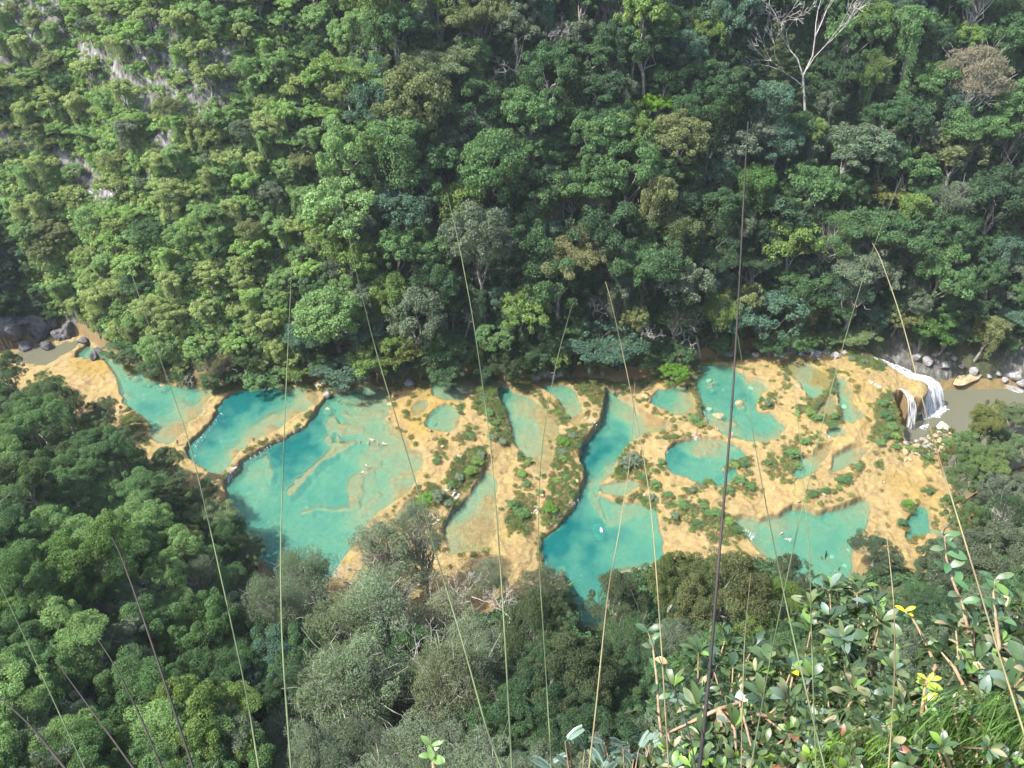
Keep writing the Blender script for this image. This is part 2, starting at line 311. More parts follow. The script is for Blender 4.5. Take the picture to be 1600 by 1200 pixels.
# ------------------------------------------------------------------ the stepped pools (outlines traced on the riverbed plane)
POOLS = [  # name, level, outline, depth soundings (u, v, metres)
 ('p1', 6.0, [(118,562),(135,537),(160,552),(188,572),(200,592),(215,588),(232,598),(262,606),(300,611),(330,614),(334,625),(320,648),(302,668),(284,688),(266,700),(250,700),(238,690),(236,672),(224,656),(206,642),(192,630),(188,612),(182,590),(166,566),(140,564)],
  [(210,610,1.4),(235,640,2.2),(260,640,2.0),(230,665,1.6),(200,620,.9),(300,622,1.3),(282,645,.45),(262,680,.2),(150,556,.9),(180,580,.9),(250,690,.4),(300,650,.08),(320,630,.1),(280,675,.08),(262,650,1.3)]),
 ('p2', 5.2, [(352,632),(362,620),(385,614),(430,610),(470,611),(490,618),(494,632),(478,648),(455,664),(425,682),(398,696),(378,712),(362,730),(348,748),(330,745),(300,722),(292,706),(308,690),(328,668),(336,652)],
  [(370,635,3.6),(420,625,3.3),(350,660,3.2),(330,690,2.6),(400,645,2.6),(445,630,1.7),(470,630,.5),(452,643,.5),(430,660,.35),(400,682,.35),(375,700,.5),(360,690,1.8),(320,715,2),(345,730,.8),(485,625,.08),(460,656,.08),(425,677,.06),(395,693,.05),(370,713,.06),(310,700,2.5)]),
 ('p3', 4.2, [(500,640),(508,625),(530,614),(570,608),(610,610),(612,640),(604,660),(620,675),(640,695),(645,705),(668,714),(662,730),(652,745),(650,760),(630,780),(600,800),(575,820),(520,905),(440,905),(400,865),(365,800),(350,765),(362,745),(385,720),(420,700),(455,684),(480,668)],
  [(430,710,3.0),(470,690,3.2),(500,670,2.8),(520,650,1.4),(450,730,3.0),(480,715,2.8),(425,740,2.2),(400,750,1.0),(380,770,1.4),(400,800,1.8),(412,718,1.0),(405,738,.9),(510,745,1.7),(530,730,1.9),(545,715,1.2),(500,775,1.9),(470,800,1.9),(520,770,2.1),(480,790,1.7),(430,820,1.8),(450,850,1.6),(560,640,.75),(590,640,.55),(600,690,.5),(560,660,.6),(575,720,.6),(600,740,.8),(630,720,.6),(590,770,.8),(570,800,.7),(640,750,.4),(620,700,.35),(640,700,.1),(630,780,.12),(655,715,.3),(610,620,.3),(545,625,.9)]),
 ('pa', 4.5, [(662,668),(668,656),(680,644),(700,640),(716,646),(722,660),(720,674),(706,682),(684,680),(668,676)], [(670,665,1.3),(680,655,1.0),(690,670,.6),(705,660,.5),(715,665,.15)]),
 ('pt', 4.6, [(672,624),(674,608),(690,602),(715,600),(738,606),(742,618),(736,630),(712,632),(690,632)], [(680,620,.8),(700,612,.6),(720,615,.4),(735,620,.15)]),
 ('py', 4.4, [(640,648),(646,636),(656,630),(668,630),(668,640),(660,652),(648,656)], [(655,640,.25)]),
 ('pc', 2.4, [(773,604),(790,600),(802,612),(830,622),(850,632),(868,640),(875,660),(872,690),(862,720),(850,737),(838,735),(828,715),(808,695),(800,668),(790,645),(778,628)],
  [(780,612,1.8),(785,630,1.4),(800,655,1.0),(806,685,1.0),(815,640,.3),(825,670,.5),(835,700,.4),(850,660,.12),(860,690,.06),(845,725,.06),(860,650,.06)]),
 ('px', 2.3, [(846,604),(885,600),(897,612),(905,625),(914,650),(905,668),(890,660),(882,640),(868,622)], [(860,610,1.6),(880,615,1.2),(890,640,.35),(905,655,.06)]),
 ('pd', 1.8, [(758,728),(772,735),(778,750),(776,775),(772,800),(780,830),(760,855),(700,862),(690,830),(692,812),(712,792),(735,765),(748,745)],
  [(740,765,.9),(755,745,.5),(720,795,.7),(765,780,.06),(742,810,.08),(760,830,.04),(710,830,.25),(700,850,.3),(725,825,.1)]),
 ('pe', -0.2, [(945,600),(960,603),(985,622),(1000,640),(1040,660),(1050,668),(1020,676),(985,685),(975,696),(965,712),(960,730),(940,745),(935,765),(950,772),(990,776),(1025,785),(1030,805),(1040,860),(1000,900),(960,960),(945,1010),(900,1010),(880,940),(850,880),(842,845),(848,828),(870,815),(895,790),(906,765),(913,730),(905,710),(908,690),(930,665),(943,640)],
  [(950,620,1.0),(985,640,.35),(1020,650,.08),(1010,665,.3),(1000,675,.4),(960,660,1.8),(940,690,3.2),(970,680,2.6),(915,710,2.7),(930,700,3.2),(950,720,.8),(940,740,.6),(925,750,1.2),(910,780,2.2),(940,785,1.1),(980,785,.7),(930,810,2.6),(880,840,3),(900,860,2.6),(960,830,2.4),(1010,800,1.0),(950,870,2.2),(985,845,1.6),(860,835,3.2),(895,800,3),(930,950,1.8),(910,990,1.6)]),
 ('ps', 0.1, [(935,752),(960,745),(985,742),(1002,748),(995,758),(970,766),(945,764)], [(960,755,.6),(985,750,.4)]),
 ('pf', 0.6, [(1039,705),(1050,695),(1066,687),(1085,683),(1100,684),(1130,686),(1150,693),(1166,708),(1150,716),(1135,720),(1118,742),(1100,750),(1085,748),(1070,742),(1055,736),(1042,722)],
  [(1060,705,2.4),(1050,715,2.6),(1075,735,1.7),(1100,730,1.5),(1085,698,.7),(1120,700,.5),(1120,720,1.3),(1145,700,.7),(1150,708,1.5),(1105,690,.25),(1090,715,1.6)]),
 ('pb', 0.7, [(1110,748),(1125,733),(1145,729),(1152,742),(1140,753),(1120,757)], [(1130,742,1.8)]),
 ('pg', 1.3, [(1090,590),(1098,572),(1140,573),(1162,590),(1180,598),(1204,608),(1190,618),(1182,632),(1186,645),(1205,650),(1212,660),(1227,670),(1217,685),(1200,693),(1165,690),(1140,682),(1112,670),(1097,650),(1094,625),(1087,610)],
  [(1100,590,1.6),(1120,580,1.5),(1150,600,2.1),(1165,620,2.2),(1120,620,2.0),(1110,645,1.0),(1140,650,1.7),(1180,660,1.7),(1200,670,1.5),(1215,678,.5),(1190,688,.5),(1185,608,.4),(1170,592,.25),(1120,660,.25),(1150,675,.9),(1135,605,1.8)]),
 ('ph', 1.9, [(1012,630),(1028,610),(1055,604),(1075,610),(1086,635),(1092,650),(1075,655),(1055,650),(1038,640)], [(1030,620,1.8),(1045,630,1.4),(1060,640,.4),(1075,625,.25),(1082,645,.1)]),
 ('pi', 2.6, [(1207,577),(1225,568),(1260,578),(1290,594),(1298,610),(1286,626),(1270,634),(1255,627),(1248,610),(1236,596)], [(1245,600,.35),(1255,622,.9),(1275,605,.12),(1230,580,.2)]),
 ('pj', 2.2, [(1290,630),(1302,627),(1307,645),(1303,660),(1287,663),(1273,656),(1278,642)], [(1290,645,.22)]),
 ('pk', 1.6, [(1300,592),(1318,598),(1334,630),(1352,655),(1332,669),(1312,662),(1306,630)], [(1304,610,.9),(1312,640,1.3),(1325,655,1.0),(1340,655,.3),(1318,612,.15),(1338,635,.08)]),
 ('pl', 1.2, [(1290,678),(1300,670),(1318,672),(1322,682),(1305,688),(1293,686)], [(1305,679,.5)]),
 ('pm', 0.6, [(1300,715),(1330,700),(1362,705),(1345,722),(1320,735),(1297,738)], [(1325,716,.45),(1345,708,.2)]),
 ('pn', 0.9, [(1240,740),(1243,722),(1262,712),(1285,699),(1302,694),(1292,712),(1280,728),(1265,742),(1250,746)], [(1250,735,1.1),(1270,716,.2),(1287,703,.08)]),
 ('pp', -0.9, [(1145,803),(1165,800),(1190,806),(1215,798),(1240,785),(1258,790),(1275,797),(1305,790),(1330,781),(1355,775),(1364,790),(1360,812),(1347,832),(1334,862),(1335,960),(1240,975),(1225,900),(1195,858),(1165,826)],
  [(1170,812,.5),(1200,825,1.0),(1250,805,1.2),(1300,810,1.5),(1340,800,1.0),(1280,850,1.5),(1310,880,1.3),(1230,840,1.2),(1350,787,.5),(1290,920,1.6),(1215,808,.4)]),
 ('pq', -1.0, [(1424,800),(1440,785),(1452,790),(1455,830),(1420,835),(1417,815)], [(1440,815,1.6)]),
 ('pu', 6.6, [(15,562),(50,546),(90,543),(125,533),(118,548),(104,560),(72,577),(58,570),(25,570)], [(60,558,.35),(100,548,.3)]),
]
RIDGES = [  # raised beds inside pool 3 and others: outline, depth under the surface
 ('p3', [(446,768),(470,745),(500,720),(515,700),(522,690),(540,691),(560,689),(548,698),(530,708),(508,722),(495,732),(485,746),(470,762),(455,774)], .22),
 ('p3', [(540,778),(546,748),(562,740),(582,735),(596,716),(602,699),(610,700),(606,716),(590,736),(570,750),(567,770),(563,782),(548,792)], .2),
 ('p3', [(522,672),(530,660),(545,664),(568,666),(570,675),(555,683),(530,682)], .22),
 ('p3', [(505,660),(520,650),(532,660),(525,676),(512,700),(504,694),(510,678)], .35),
 ('p3', [(560,630),(575,622),(580,632),(566,644),(556,640)], .3),
 ('p3', [(575,700),(590,694),(594,702),(580,712)], .25),
 ('p3', [(470,800),(500,790),(530,798),(560,788),(562,793),(530,805),(500,797),(472,807)], .35),
 ('p3', [(556,650),(600,643),(604,649),(560,657)], .2),
 ('p3', [(610,668),(642,690),(637,696),(604,676)], .15),
 ('p3', [(560,802),(592,768),(599,771),(567,808)], .3),
 ('p3', [(538,638),(556,655),(550,663),(532,648)], .3),
 ('p3', [(612,752),(622,742),(648,738),(655,745),(648,750),(626,750),(618,764),(612,768)], .15),
 ('p3', [(412,712),(418,706),(428,735),(424,752),(416,740)], .6),
 ('pe', [(905,742),(935,735),(940,742),(912,752)], .5),
 ('pe', [(925,745),(950,800),(990,790),(1000,796),(950,812),(920,770)], .6),
 ('pg', [(1095,672),(1118,660),(1145,656),(1158,662),(1140,670),(1120,675),(1100,684)], .2),
 ('pg', [(1150,628),(1164,625),(1164,636),(1152,640)], .3),
 ('pg', [(1105,600),(1116,596),(1117,604),(1106,606)], .35),
 ('pf', [(1085,690),(1110,676),(1128,674),(1128,690),(1112,708),(1095,712),(1080,706)], .2),
 ('pe', [(940,745),(948,722),(975,700),(1000,700),(1005,735),(1000,762),(960,768),(938,765)], .3),
]
MASKS = [  # channel (0 ochre, 1 moss and litter, 2 pale mud), outline, strength, feather px
 (0, [(1205,580),(1225,566),(1262,578),(1300,595),(1296,640),(1310,665),(1270,665),(1250,600)], .9, 8),
 (0, [(640,612),(700,610),(720,660),(690,700),(640,690),(620,650)], .6, 15),
 (0, [(110,566),(165,564),(180,580),(150,592),(112,584)], .8, 8),
 (0, [(1310,590),(1340,585),(1375,640),(1360,680),(1335,672),(1340,640)], .35, 12),
 (0, [(1370,740),(1420,735),(1470,770),(1460,800),(1400,770)], .45, 15),
 (1, [(736,606),(768,600),(782,640),(798,670),(804,692),(786,692),(760,660),(742,640)], .75, 7),
 (1, [(745,706),(762,716),(752,740),(728,760),(702,775),(700,745),(715,720)], .9, 6),
 (1, [(868,700),(900,696),(912,735),(905,765),(892,795),(868,812),(850,830),(845,800),(862,760),(858,725)], .45, 8),
 (1, [(800,600),(830,606),(852,628),(872,640),(882,662),(870,664),(862,642),(830,624),(800,612)], .85, 4),
 (1, [(890,604),(935,600),(942,620),(930,636),(915,620),(896,614)], .8, 5),
 (1, [(793,790),(812,770),(835,775),(835,805),(820,830),(795,830)], .8, 6),
 (1, [(1362,690),(1366,640),(1372,632),(1392,640),(1408,670),(1405,692)], .9, 5),
 (1, [(1320,555),(1345,560),(1390,580),(1370,588),(1330,575)], .8, 5),
 (1, [(1260,625),(1275,600),(1306,640),(1318,668),(1300,668),(1270,668),(1262,648)], .5, 6),
 (1, [(1190,720),(1230,700),(1245,690),(1250,730),(1240,760),(1200,745)], .35, 14),
 (1, [(1060,770),(1130,790),(1160,850),(1120,840),(1070,800)], .35, 14),
 (1, [(205,640),(225,655),(240,690),(236,706),(214,690),(190,660)], .45, 10),
]
def warp(u, v, x, y, amp=2.6):
    return (u + amp*fbm(x*.32, y*.32, 5, 3)*2 + .9*fbm(x*1.4, y*1.4, 9, 2), v + amp*fbm(x*.32+40, y*.32, 6, 3)*1.6 + .9*fbm(x*1.4, y*1.4+30, 8, 2))

# valley outline: where each bank meets the riverbed
FAR_PX = [(-60,470),(70,532),(125,531),(160,552),(215,590),(262,604),(325,612),(400,606),(500,606),(620,605),(700,599),(760,596),(860,592),(950,590),(1020,590),(1090,566),(1160,556),(1230,550),(1340,553),(1440,552),(1540,553),(1800,560)]
NEAR_PX = [(-150,520),(0,600),(80,640),(190,705),(262,735),(330,800),(400,893),(450,935),(520,965),(650,985),(760,960),(850,915),(885,905),(905,990),(945,990),(965,900),(1050,885),(1150,875),(1195,868),(1240,925),(1330,925),(1352,868),(1410,885),(1470,860),(1540,790),(1620,735),(1800,690)]
fp = base_pt(*np.array(FAR_PX, float).T); npt = base_pt(*np.array(NEAR_PX, float).T)
def yfar(x): return np.interp(x, fp[2:, 0], fp[2:, 1])
def ynear(x):
    o = np.argsort(npt[:, 0]); return np.interp(x, npt[o, 0], npt[o, 1])
def smin(a, b, k):
    h = np.clip(.5+.5*(b-a)/k, 0, 1); return b*(1-h)+a*h-k*h*(1-h)
def coarse(x, y):
    """height of valley sides and lookout cliff"""
    x = np.asarray(x, float); y = np.asarray(y, float)
    n1 = fbm(x*.035, y*.035, 21, 4); n2 = fbm(x*.16, y*.16, 22, 3); n3 = fbm(x*.5, y*.5, 23, 2)
    b = BA - BB*np.clip(x, -160, 160) + .6
    gully = 5.0*fbm(x*.028+3, y*.006, 31, 3)
    d = y - yfar(x) + gully*sstep(4, 30, y-yfar(x))
    zf = b + np.where(d > 0, 1.32*d - 2.2*np.exp(-np.abs(d)/3)+2.2, 1.1*d) + sstep(2, 20, d)*(5*n1+2.2*n2+.8*n3)
    zs = 6 + 1.5*(x + 121 + 2.0*n2) + 2.6*(y - 178)
    spur = smin(zf, zs, 5)
    zb = np.minimum(6.5 + 1.25*(-127 - x) + .35*(y - 186) + 2*n1 + 1.8*n2, 42 + 4*n1)
    zb = np.maximum(zb, 5 + .9*(y - 215) + 4*n1)
    zb = np.where((x < -95) & (y > 172 + .35*(x+140)), np.where(zb > 6.2, zb, 6.2), -60)
    far = np.maximum(spur, zb)
    far = np.minimum(far, 190+10*n1)
    dn = ynear(x) - y
    nz = b - .4 + np.where(dn > 0, .5*dn, .9*dn) + sstep(3, 25, dn)*(2.5*n1 + 1.2*n2)
    cl = np.where(y < 0.2, 128.4, np.where(y < 1.7, 128.4-1.35*(y-.2), 126.37-3.3*(y-1.7)))
    cl = cl + np.where(y > 3, .4*n3, 0) - np.maximum(0, np.abs(x)-25)*.12
    led = 125.0 - .85*(y-2.0) - 30*sstep(2.7, 4.2, y) - 4*np.maximum(0, y-4) - 12*sstep(.9, .2, x) - 20*sstep(5, 9, x)
    cl = np.where(y > .8, np.maximum(cl, led), cl)
    z = np.maximum(np.maximum(far, nz), np.where(y < 60, cl, -99))
    return np.maximum(z, -40)

# fine riverbed grid
GX0, GX1, GY0, GY1, GS = -160.0, 150.0, 84.0, 196.0, 0.31
gx = np.arange(GX0, GX1, GS); gy = np.arange(GY0, GY1, GS)
X, Y = np.meshgrid(gx, gy); NXg, NYg = len(gx), len(gy)
U0, V0 = project(X, Y, BA-BB*X)
U, V = warp(U0, V0, X, Y)
LAND = np.full(X.shape, -99.0); SD = {}; DEP = {}
for nm, lv, poly, snd in POOLS:
    P = np.array(poly, float)
    bb = (U0 > P[:, 0].min()-130) & (U0 < P[:, 0].max()+130) & (V0 > P[:, 1].min()-100) & (V0 < P[:, 1].max()+100)
    sd = np.full(X.shape, 200.0); sd[bb] = poly_sd(poly, U[bb], V[bb])
    SD[nm] = sd
    dd = np.maximum(sd, 0)
    LAND = np.maximum(LAND, lv + .10 - .011*dd - .03*np.maximum(0, dd-45))
lowr = -9.0
micro = .30*fbm(X*.30, Y*.30, 41, 4) + .13*fbm(X*1.0, Y*1.0, 43, 3) + .55*np.maximum(0, .5-np.abs(fbm(X*.16+7, Y*.16, 45, 3))*5)
tr = (LAND + .75*fbm(X*.11, Y*.11, 44, 4) + .10*fbm(X*.7, Y*.7, 46, 2))/.27           # small terrace treads on the bare travertine
LAND2 = .25*LAND + .75*(.27*(np.floor(tr) + sstep(.72, 1.0, tr-np.floor(tr)))) + micro + .14
# the drop to the brown river: outline of the high ground at the right
HIGH = [(-400,300),(1346,548),(1372,564),(1402,576),(1438,592),(1450,606),(1444,622),(1425,626),(1412,612),(1396,618),(1398,640),(1408,668),(1418,690),(1440,712),(1475,735),(1520,800),(1520,1300),(-400,1300)]
sdh = poly_sd(HIGH, U, V)
HT = LAND2.copy(); hm = sstep(3.0, -1.0, sdh)
MASK = np.zeros(X.shape+(3,))
for nm, lv, poly, snd in POOLS:
    sd = SD[nm]; inn = sd < 1.5
    if not inn.any(): continue
    uu, vv = U[inn], V[inn]
    wsum = 0; dsum = 0
    for (a, b, d) in snd:
        wgt = 1.0/((uu-a)**2 + ((vv-b)*1.25)**2 + 20)**1.6
        wsum = wsum + wgt; dsum = dsum + wgt*d
    dep = dsum/wsum
    dep = dep*(1+.35*fbm(X[inn]*.3, Y[inn]*.3, 51, 4)) + .5*fbm(X[inn]*.38, Y[inn]*.38, 52, 4)*np.minimum(1, dep)
    for (rn, rp, rd) in RIDGES:
        if rn == nm:
            rs = poly_sd(rp, uu, vv)
            k = sstep(2.2, -1.5, rs + 1.5*fbm(X[inn]*.8, Y[inn]*.8, 55, 2)*2)
            dep = dep*(1-k) + (rd + .12 + .25*fbm(X[inn]*1.2, Y[inn]*1.2, 56, 3))*k
    bed = lv - np.maximum(dep, -.05)
    k = sstep(1.2, -2.2, sd[inn])
    HT[inn] = HT[inn]*(1-k) + bed*k
    MASK[..., 2][inn] = np.maximum(MASK[..., 2][inn], k*sstep(.1, .45, dep))
for ch, poly, st, fe in MASKS:
    P = np.array(poly, float); bb = (U0 > P[:, 0].min()-30) & (U0 < P[:, 0].max()+30) & (V0 > P[:, 1].min()-30) & (V0 < P[:, 1].max()+30)
    s = poly_sd(poly, U[bb], V[bb]); MASK[..., ch][bb] = np.maximum(MASK[..., ch][bb], st*sstep(fe, -fe, s))
dome = sstep(1325, 1375, U0)*sstep(655, 615, V0)*sstep(3, -14, sdh)*.9
HT = (HT+dome)*hm + (lowr + .4*fbm(X*.2, Y*.2, 61, 3))*(1-hm)
Um, Vm = project(X, Y, -7.0); mnd = sstep(9, -16, poly_sd([(1402,704),(1440,684),(1470,662),(1490,668),(1496,700),(1470,730),(1430,722)], Um, Vm))
HT = np.where(mnd > 0, np.maximum(HT, lowr + 3.6*mnd + .5*fbm(X*.6, Y*.6, 63, 3)*mnd), HT); MASK[..., 1] = np.maximum(MASK[..., 1], .7*mnd)
ZC = coarse(X, Y)
fl_ = np.interp(U0, [p[0] for p in FAR_PX], [p[1] for p in FAR_PX])
MASK[..., 1] = np.maximum(MASK[..., 1], .85*sstep(16, 4, V-fl_)*(U0 > 180))
MASK[..., 1] = np.maximum(MASK[..., 1], .95*sstep(80, 55, U)*sstep(575, 560, V))
MASK[..., 1] = np.maximum(MASK[..., 1], .95*(U > 1440)*(V < 640)*(hm < .5))
bank = np.maximum(0, np.minimum(1, (ZC-HT)/1.2))
MASK[..., 1] = np.maximum(MASK[..., 1], bank*.9)
Zg = np.maximum(HT, ZC + .3*fbm(X*.9, Y*.9, 62, 3))
MASK[..., 1] = np.maximum(MASK[..., 1], .95*((1-hm)*sstep(178, 180, Y)))
def grid_faces(nx, ny, keep=None):
    i = (np.arange(ny-1)[:, None]*nx + np.arange(nx-1)[None])
    f = np.stack([i, i+1, i+1+nx, i+nx], -1).reshape(-1, 4)
    return f if keep is None else f[keep.ravel()]
inside = (X > -160)
margin = ZC - HT < 3.0                          # only where the river is; beyond, the valley sides take over
keepq = margin[:-1, :-1] | margin[1:, 1:]
Vt = np.stack([X, Y, Zg], -1).reshape(-1, 3)
def compact(Vv, Ff, *at):
    used = np.unique(Ff); mp = np.full(len(Vv), -1); mp[used] = np.arange(len(used))
    return Vv[used], mp[Ff], [a[used] for a in at]
v_, f_, (mk_,) = compact(Vt, grid_faces(NXg, NYg, keepq), np.concatenate([MASK.reshape(-1, 3), np.ones((X.size, 1))], 1))
obj('travertine_riverbed', mesh_np('travertine_riverbed', v_, f_, M_TRAV, True, {'mask': ('FLOAT_COLOR', mk_)}), kind='structure')

def hgt(x, y):
    """ground height anywhere"""
    x = np.asarray(x, float); y = np.asarray(y, float)
    z = coarse(x, y)
    ii = np.clip(((x-GX0)/GS), 0, NXg-1.001); jj = np.clip(((y-GY0)/GS), 0, NYg-1.001)
    i0 = ii.astype(int); j0 = jj.astype(int)
    zz = Zg[j0, i0]
    ok = (x > GX0) & (x < GX1) & (y > GY0) & (y < GY1)
    return np.where(ok, np.maximum(zz, z), z)
def locate(u, v, hc=0.0, water=False):
    """ground spot above which, at height hc, the sight line (u, v) passes"""
    r = ray(u, v); t = np.arange(50 if hc > 1 else 2, 480, .3)
    p = CAM + r*t[:, None]
    hit = np.nonzero(p[:, 2] <= hgt(p[:, 0], p[:, 1]) + hc)[0]
    k = hit[0] if len(hit) else len(t)-1
    q = p[k]; return q[0], q[1], float(hgt(q[0], q[1])), t[k]

# valley sides as one big sheet (finer where the far wall is in view), lowered under the riverbed
def axis(parts): return np.concatenate([np.arange(a, b, s) for a, b, s in parts])
ax = axis([(-700, -200, 20), (-200, -6, 2.0), (-6, 12, .5), (12, 200, 2.0), (200, 720, 20)])
ay = axis([(-120, -4, 6), (-4, 9, .3), (9, 60, 2), (60, 150, 2.5), (150, 275, 1.3), (275, 420, 5), (420, 900, 30)])
XX, YY = np.meshgrid(ax, ay); ZZ = coarse(XX, YY)
inr = (XX > GX0+1) & (XX < GX1-1) & (YY > GY0+1) & (YY < GY1-1)
ht_at = Zg[np.clip(((YY-GY0)/GS).astype(int), 0, NYg-1), np.clip(((XX-GX0)/GS).astype(int), 0, NXg-1)]
mg_at = margin[np.clip(((YY-GY0)/GS).astype(int), 0, NYg-1), np.clip(((XX-GX0)/GS).astype(int), 0, NXg-1)]
ZZ = np.where(inr & mg_at, np.minimum(ZZ, ht_at) - 2.5, ZZ)
cu, cv = project(XX, YY, ZZ)
SM = np.zeros(XX.shape+(4,)); SM[..., 3] = 1
ROCKY = [([(-60,-60),(60,-60),(130,40),(60,80),(10,120),(-60,60)], .6), ([(150,20),(260,10),(280,60),(200,70)], .5), ([(100,60),(220,60),(360,70),(380,130),(330,200),(270,210),(200,160),(140,130)], .6),
         ([(70,225),(110,235),(190,300),(170,330),(130,300)], .95), ([(240,210),(275,215),(270,236),(235,230)], 1), ([(150,100),(250,130),(280,190),(200,200)], .6),
         ([(920,-30),(1010,-30),(1000,60),(985,90),(940,70)], 1), ([(-40,500),(20,495),(110,500),(135,540),(60,560),(-40,562)], 1), ([(845,310),(880,310),(870,340),(850,335)], .6), ([(1540,365),(1600,360),(1600,400),(1555,395)], .8),
         ([(235,30),(265,15),(262,45),(240,50)], 1), ([(-60,180),(40,200),(60,240),(0,230)], .7)]
for poly, st in ROCKY:
    s = poly_sd(poly, cu+3*fbm(XX*.2, YY*.2, 71, 3)*4, cv+12*fbm(XX*.2+9, YY*.2, 72, 3))
    SM[..., 0] = np.maximum(SM[..., 0], st*sstep(10, -6, s)*(YY > 150))
s = poly_sd([(395,870),(440,845),(448,900),(420,960),(395,920)], cu, cv); SM[..., 1] = sstep(14, -6, s)*(YY < 150)
SM[..., 0] = np.maximum(SM[..., 0], .5*sstep(.15, .4, fbm(XX*.09, YY*.09, 73, 3))*(YY > 140))
ROCKMAP = lambda u, v: max([st*float(sstep(8, -5, poly_sd(p, np.array([u], float), np.array([v], float)))[0]) for p, st in ROCKY])
obj('valley_terrain', mesh_np('valley_terrain', np.stack([XX, YY, ZZ], -1).reshape(-1, 3), grid_faces(len(ax), len(ay)), M_SLOPE, True, {'mask': ('FLOAT_COLOR', SM.reshape(-1, 4))}), kind='structure')

# water sheets
for nm, lv, poly, snd in POOLS:
    sd = SD[nm]; k = (sd < 5) & (sdh < -1)
    kq = k[:-1, :-1] & k[1:, 1:] & k[1:, :-1] & k[:-1, 1:]
    if not kq.any(): continue
    dep = np.maximum(0, lv - Zg)
    shallow_edge = dep > 0.0
    V_ = np.stack([X, Y, np.full(X.shape, lv)], -1).reshape(-1, 3)
    v_, f_, (d_,) = compact(V_, grid_faces(NXg, NYg, kq), dep.reshape(-1))
    obj('pool_water' if nm != 'pu' else 'stream_water', mesh_np('pool_water', v_, f_, M_WATER if nm != 'pu' else M_MUDDY, True, {'depth': ('FLOAT', d_)}), kind='structure')
k = (sdh > -2) & (X > 60) & (ZC < -5.5)
rx = np.arange(78, 330, 1.5); ry = np.arange(95, 200, 1.5); RX, RY = np.meshgrid(rx, ry)
su, sv = project(RX, RY, BA-BB*RX)
kk = poly_sd(HIGH, su, sv) > -6
kq = kk[:-1, :-1] & kk[1:, 1:]
v_, f_, _ = compact(np.stack([RX, RY, np.full(RX.shape, -8.0)], -1).reshape(-1, 3), grid_faces(len(rx), len(ry), kq))
obj('river_water', mesh_np('river_water', v_, f_, M_MUDDY, True, {'depth': ('FLOAT', np.full(len(v_), 1.5))}), kind='structure')

# ------------------------------------------------------------------ vegetation: builders
def unit(v): return v/(np.linalg.norm(v, axis=-1, keepdims=True)+1e-9)
def rhombs(C, Nn, size, asp, rng, droop=0.0):
    """leaf faces: centre, facing, half length -> vertices and quads"""
    n = len(C); rv = rng.normal(size=(n, 3)); rv[:, 2] -= droop*2
    T = unit(np.cross(Nn, unit(rv))) if droop == 0 else unit(rv - Nn*np.sum(rv*Nn, 1)[:, None])
    B = np.cross(Nn, T); s = size[:, None]
    bend = Nn*s*.18
    V = np.stack([C - T*s, C - B*s*asp + bend, C + T*s, C + B*s*asp + bend], 1).reshape(-1, 3)
    F = np.arange(4*n).reshape(n, 4)
    return V, F
class Leaves:
    def __init__(s, seed): s.r = np.random.default_rng(seed); s.V = []; s.F = []; s.A = []; s.n = 0
    def clump(s, c, rad, n, size, asp=.5, flat=1.0, out=.75, val=1.0, hue=0.0, droop=0.0, upb=.08):
        r = s.r; d = unit(r.normal(size=(n, 3))); d[:, 2] = np.where(d[:, 2] < -.6, -d[:, 2]*.6, d[:, 2]); d = unit(d)
        q = r.uniform(.55, 1.0, n)**.6
        P = np.asarray(c) + d*np.array([rad, rad, rad*flat])*q[:, None]
        Nn = unit(d*out + np.array([0, 0, upb]) + r.normal(size=(n, 3))*.55)
        V, F = rhombs(P, Nn, size*r.uniform(.65, 1.3, n), asp, r, droop)
        s.V.append(V); s.F.append(F+s.n); s.n += len(V)
        va = np.clip(val*r.normal(1, .13, n), .5, 1.6); hu = np.clip(hue + r.normal(0, .1, n), 0, 1)
        s.A.append(np.repeat(np.stack([va, hu, va*0, va*0+1], 1), 4, 0))
    def at(s, C, Nn, size, asp, val, hue, droop=0.0):
        V, F = rhombs(C, Nn, size, asp, s.r, droop); n = len(C)
        s.V.append(V); s.F.append(F+s.n); s.n += len(V)
        s.A.append(np.repeat(np.stack([val, hue, val*0, val*0+1], 1), 4, 0))
    def mesh(s, name, mat): return mesh_np(name, np.concatenate(s.V), np.concatenate(s.F), mat, False, {'var': ('FLOAT_COLOR', np.concatenate(s.A))})

def limb(tb, a, b, r0, r1, rng, wob=.12, n=5, sides=5):
    a = np.asarray(a, float); b = np.asarray(b, float); L = np.linalg.norm(b-a)
    t = np.linspace(0, 1, n)[:, None]; P = a*(1-t)+b*t
    P[1:-1] += rng.normal(size=(n-2, 3))*L*wob*.5
    P[:, 2] += np.sin(t[:, 0]*math.pi)*L*.06
    tb.add(P, np.linspace(r0, r1, n), sides); return P

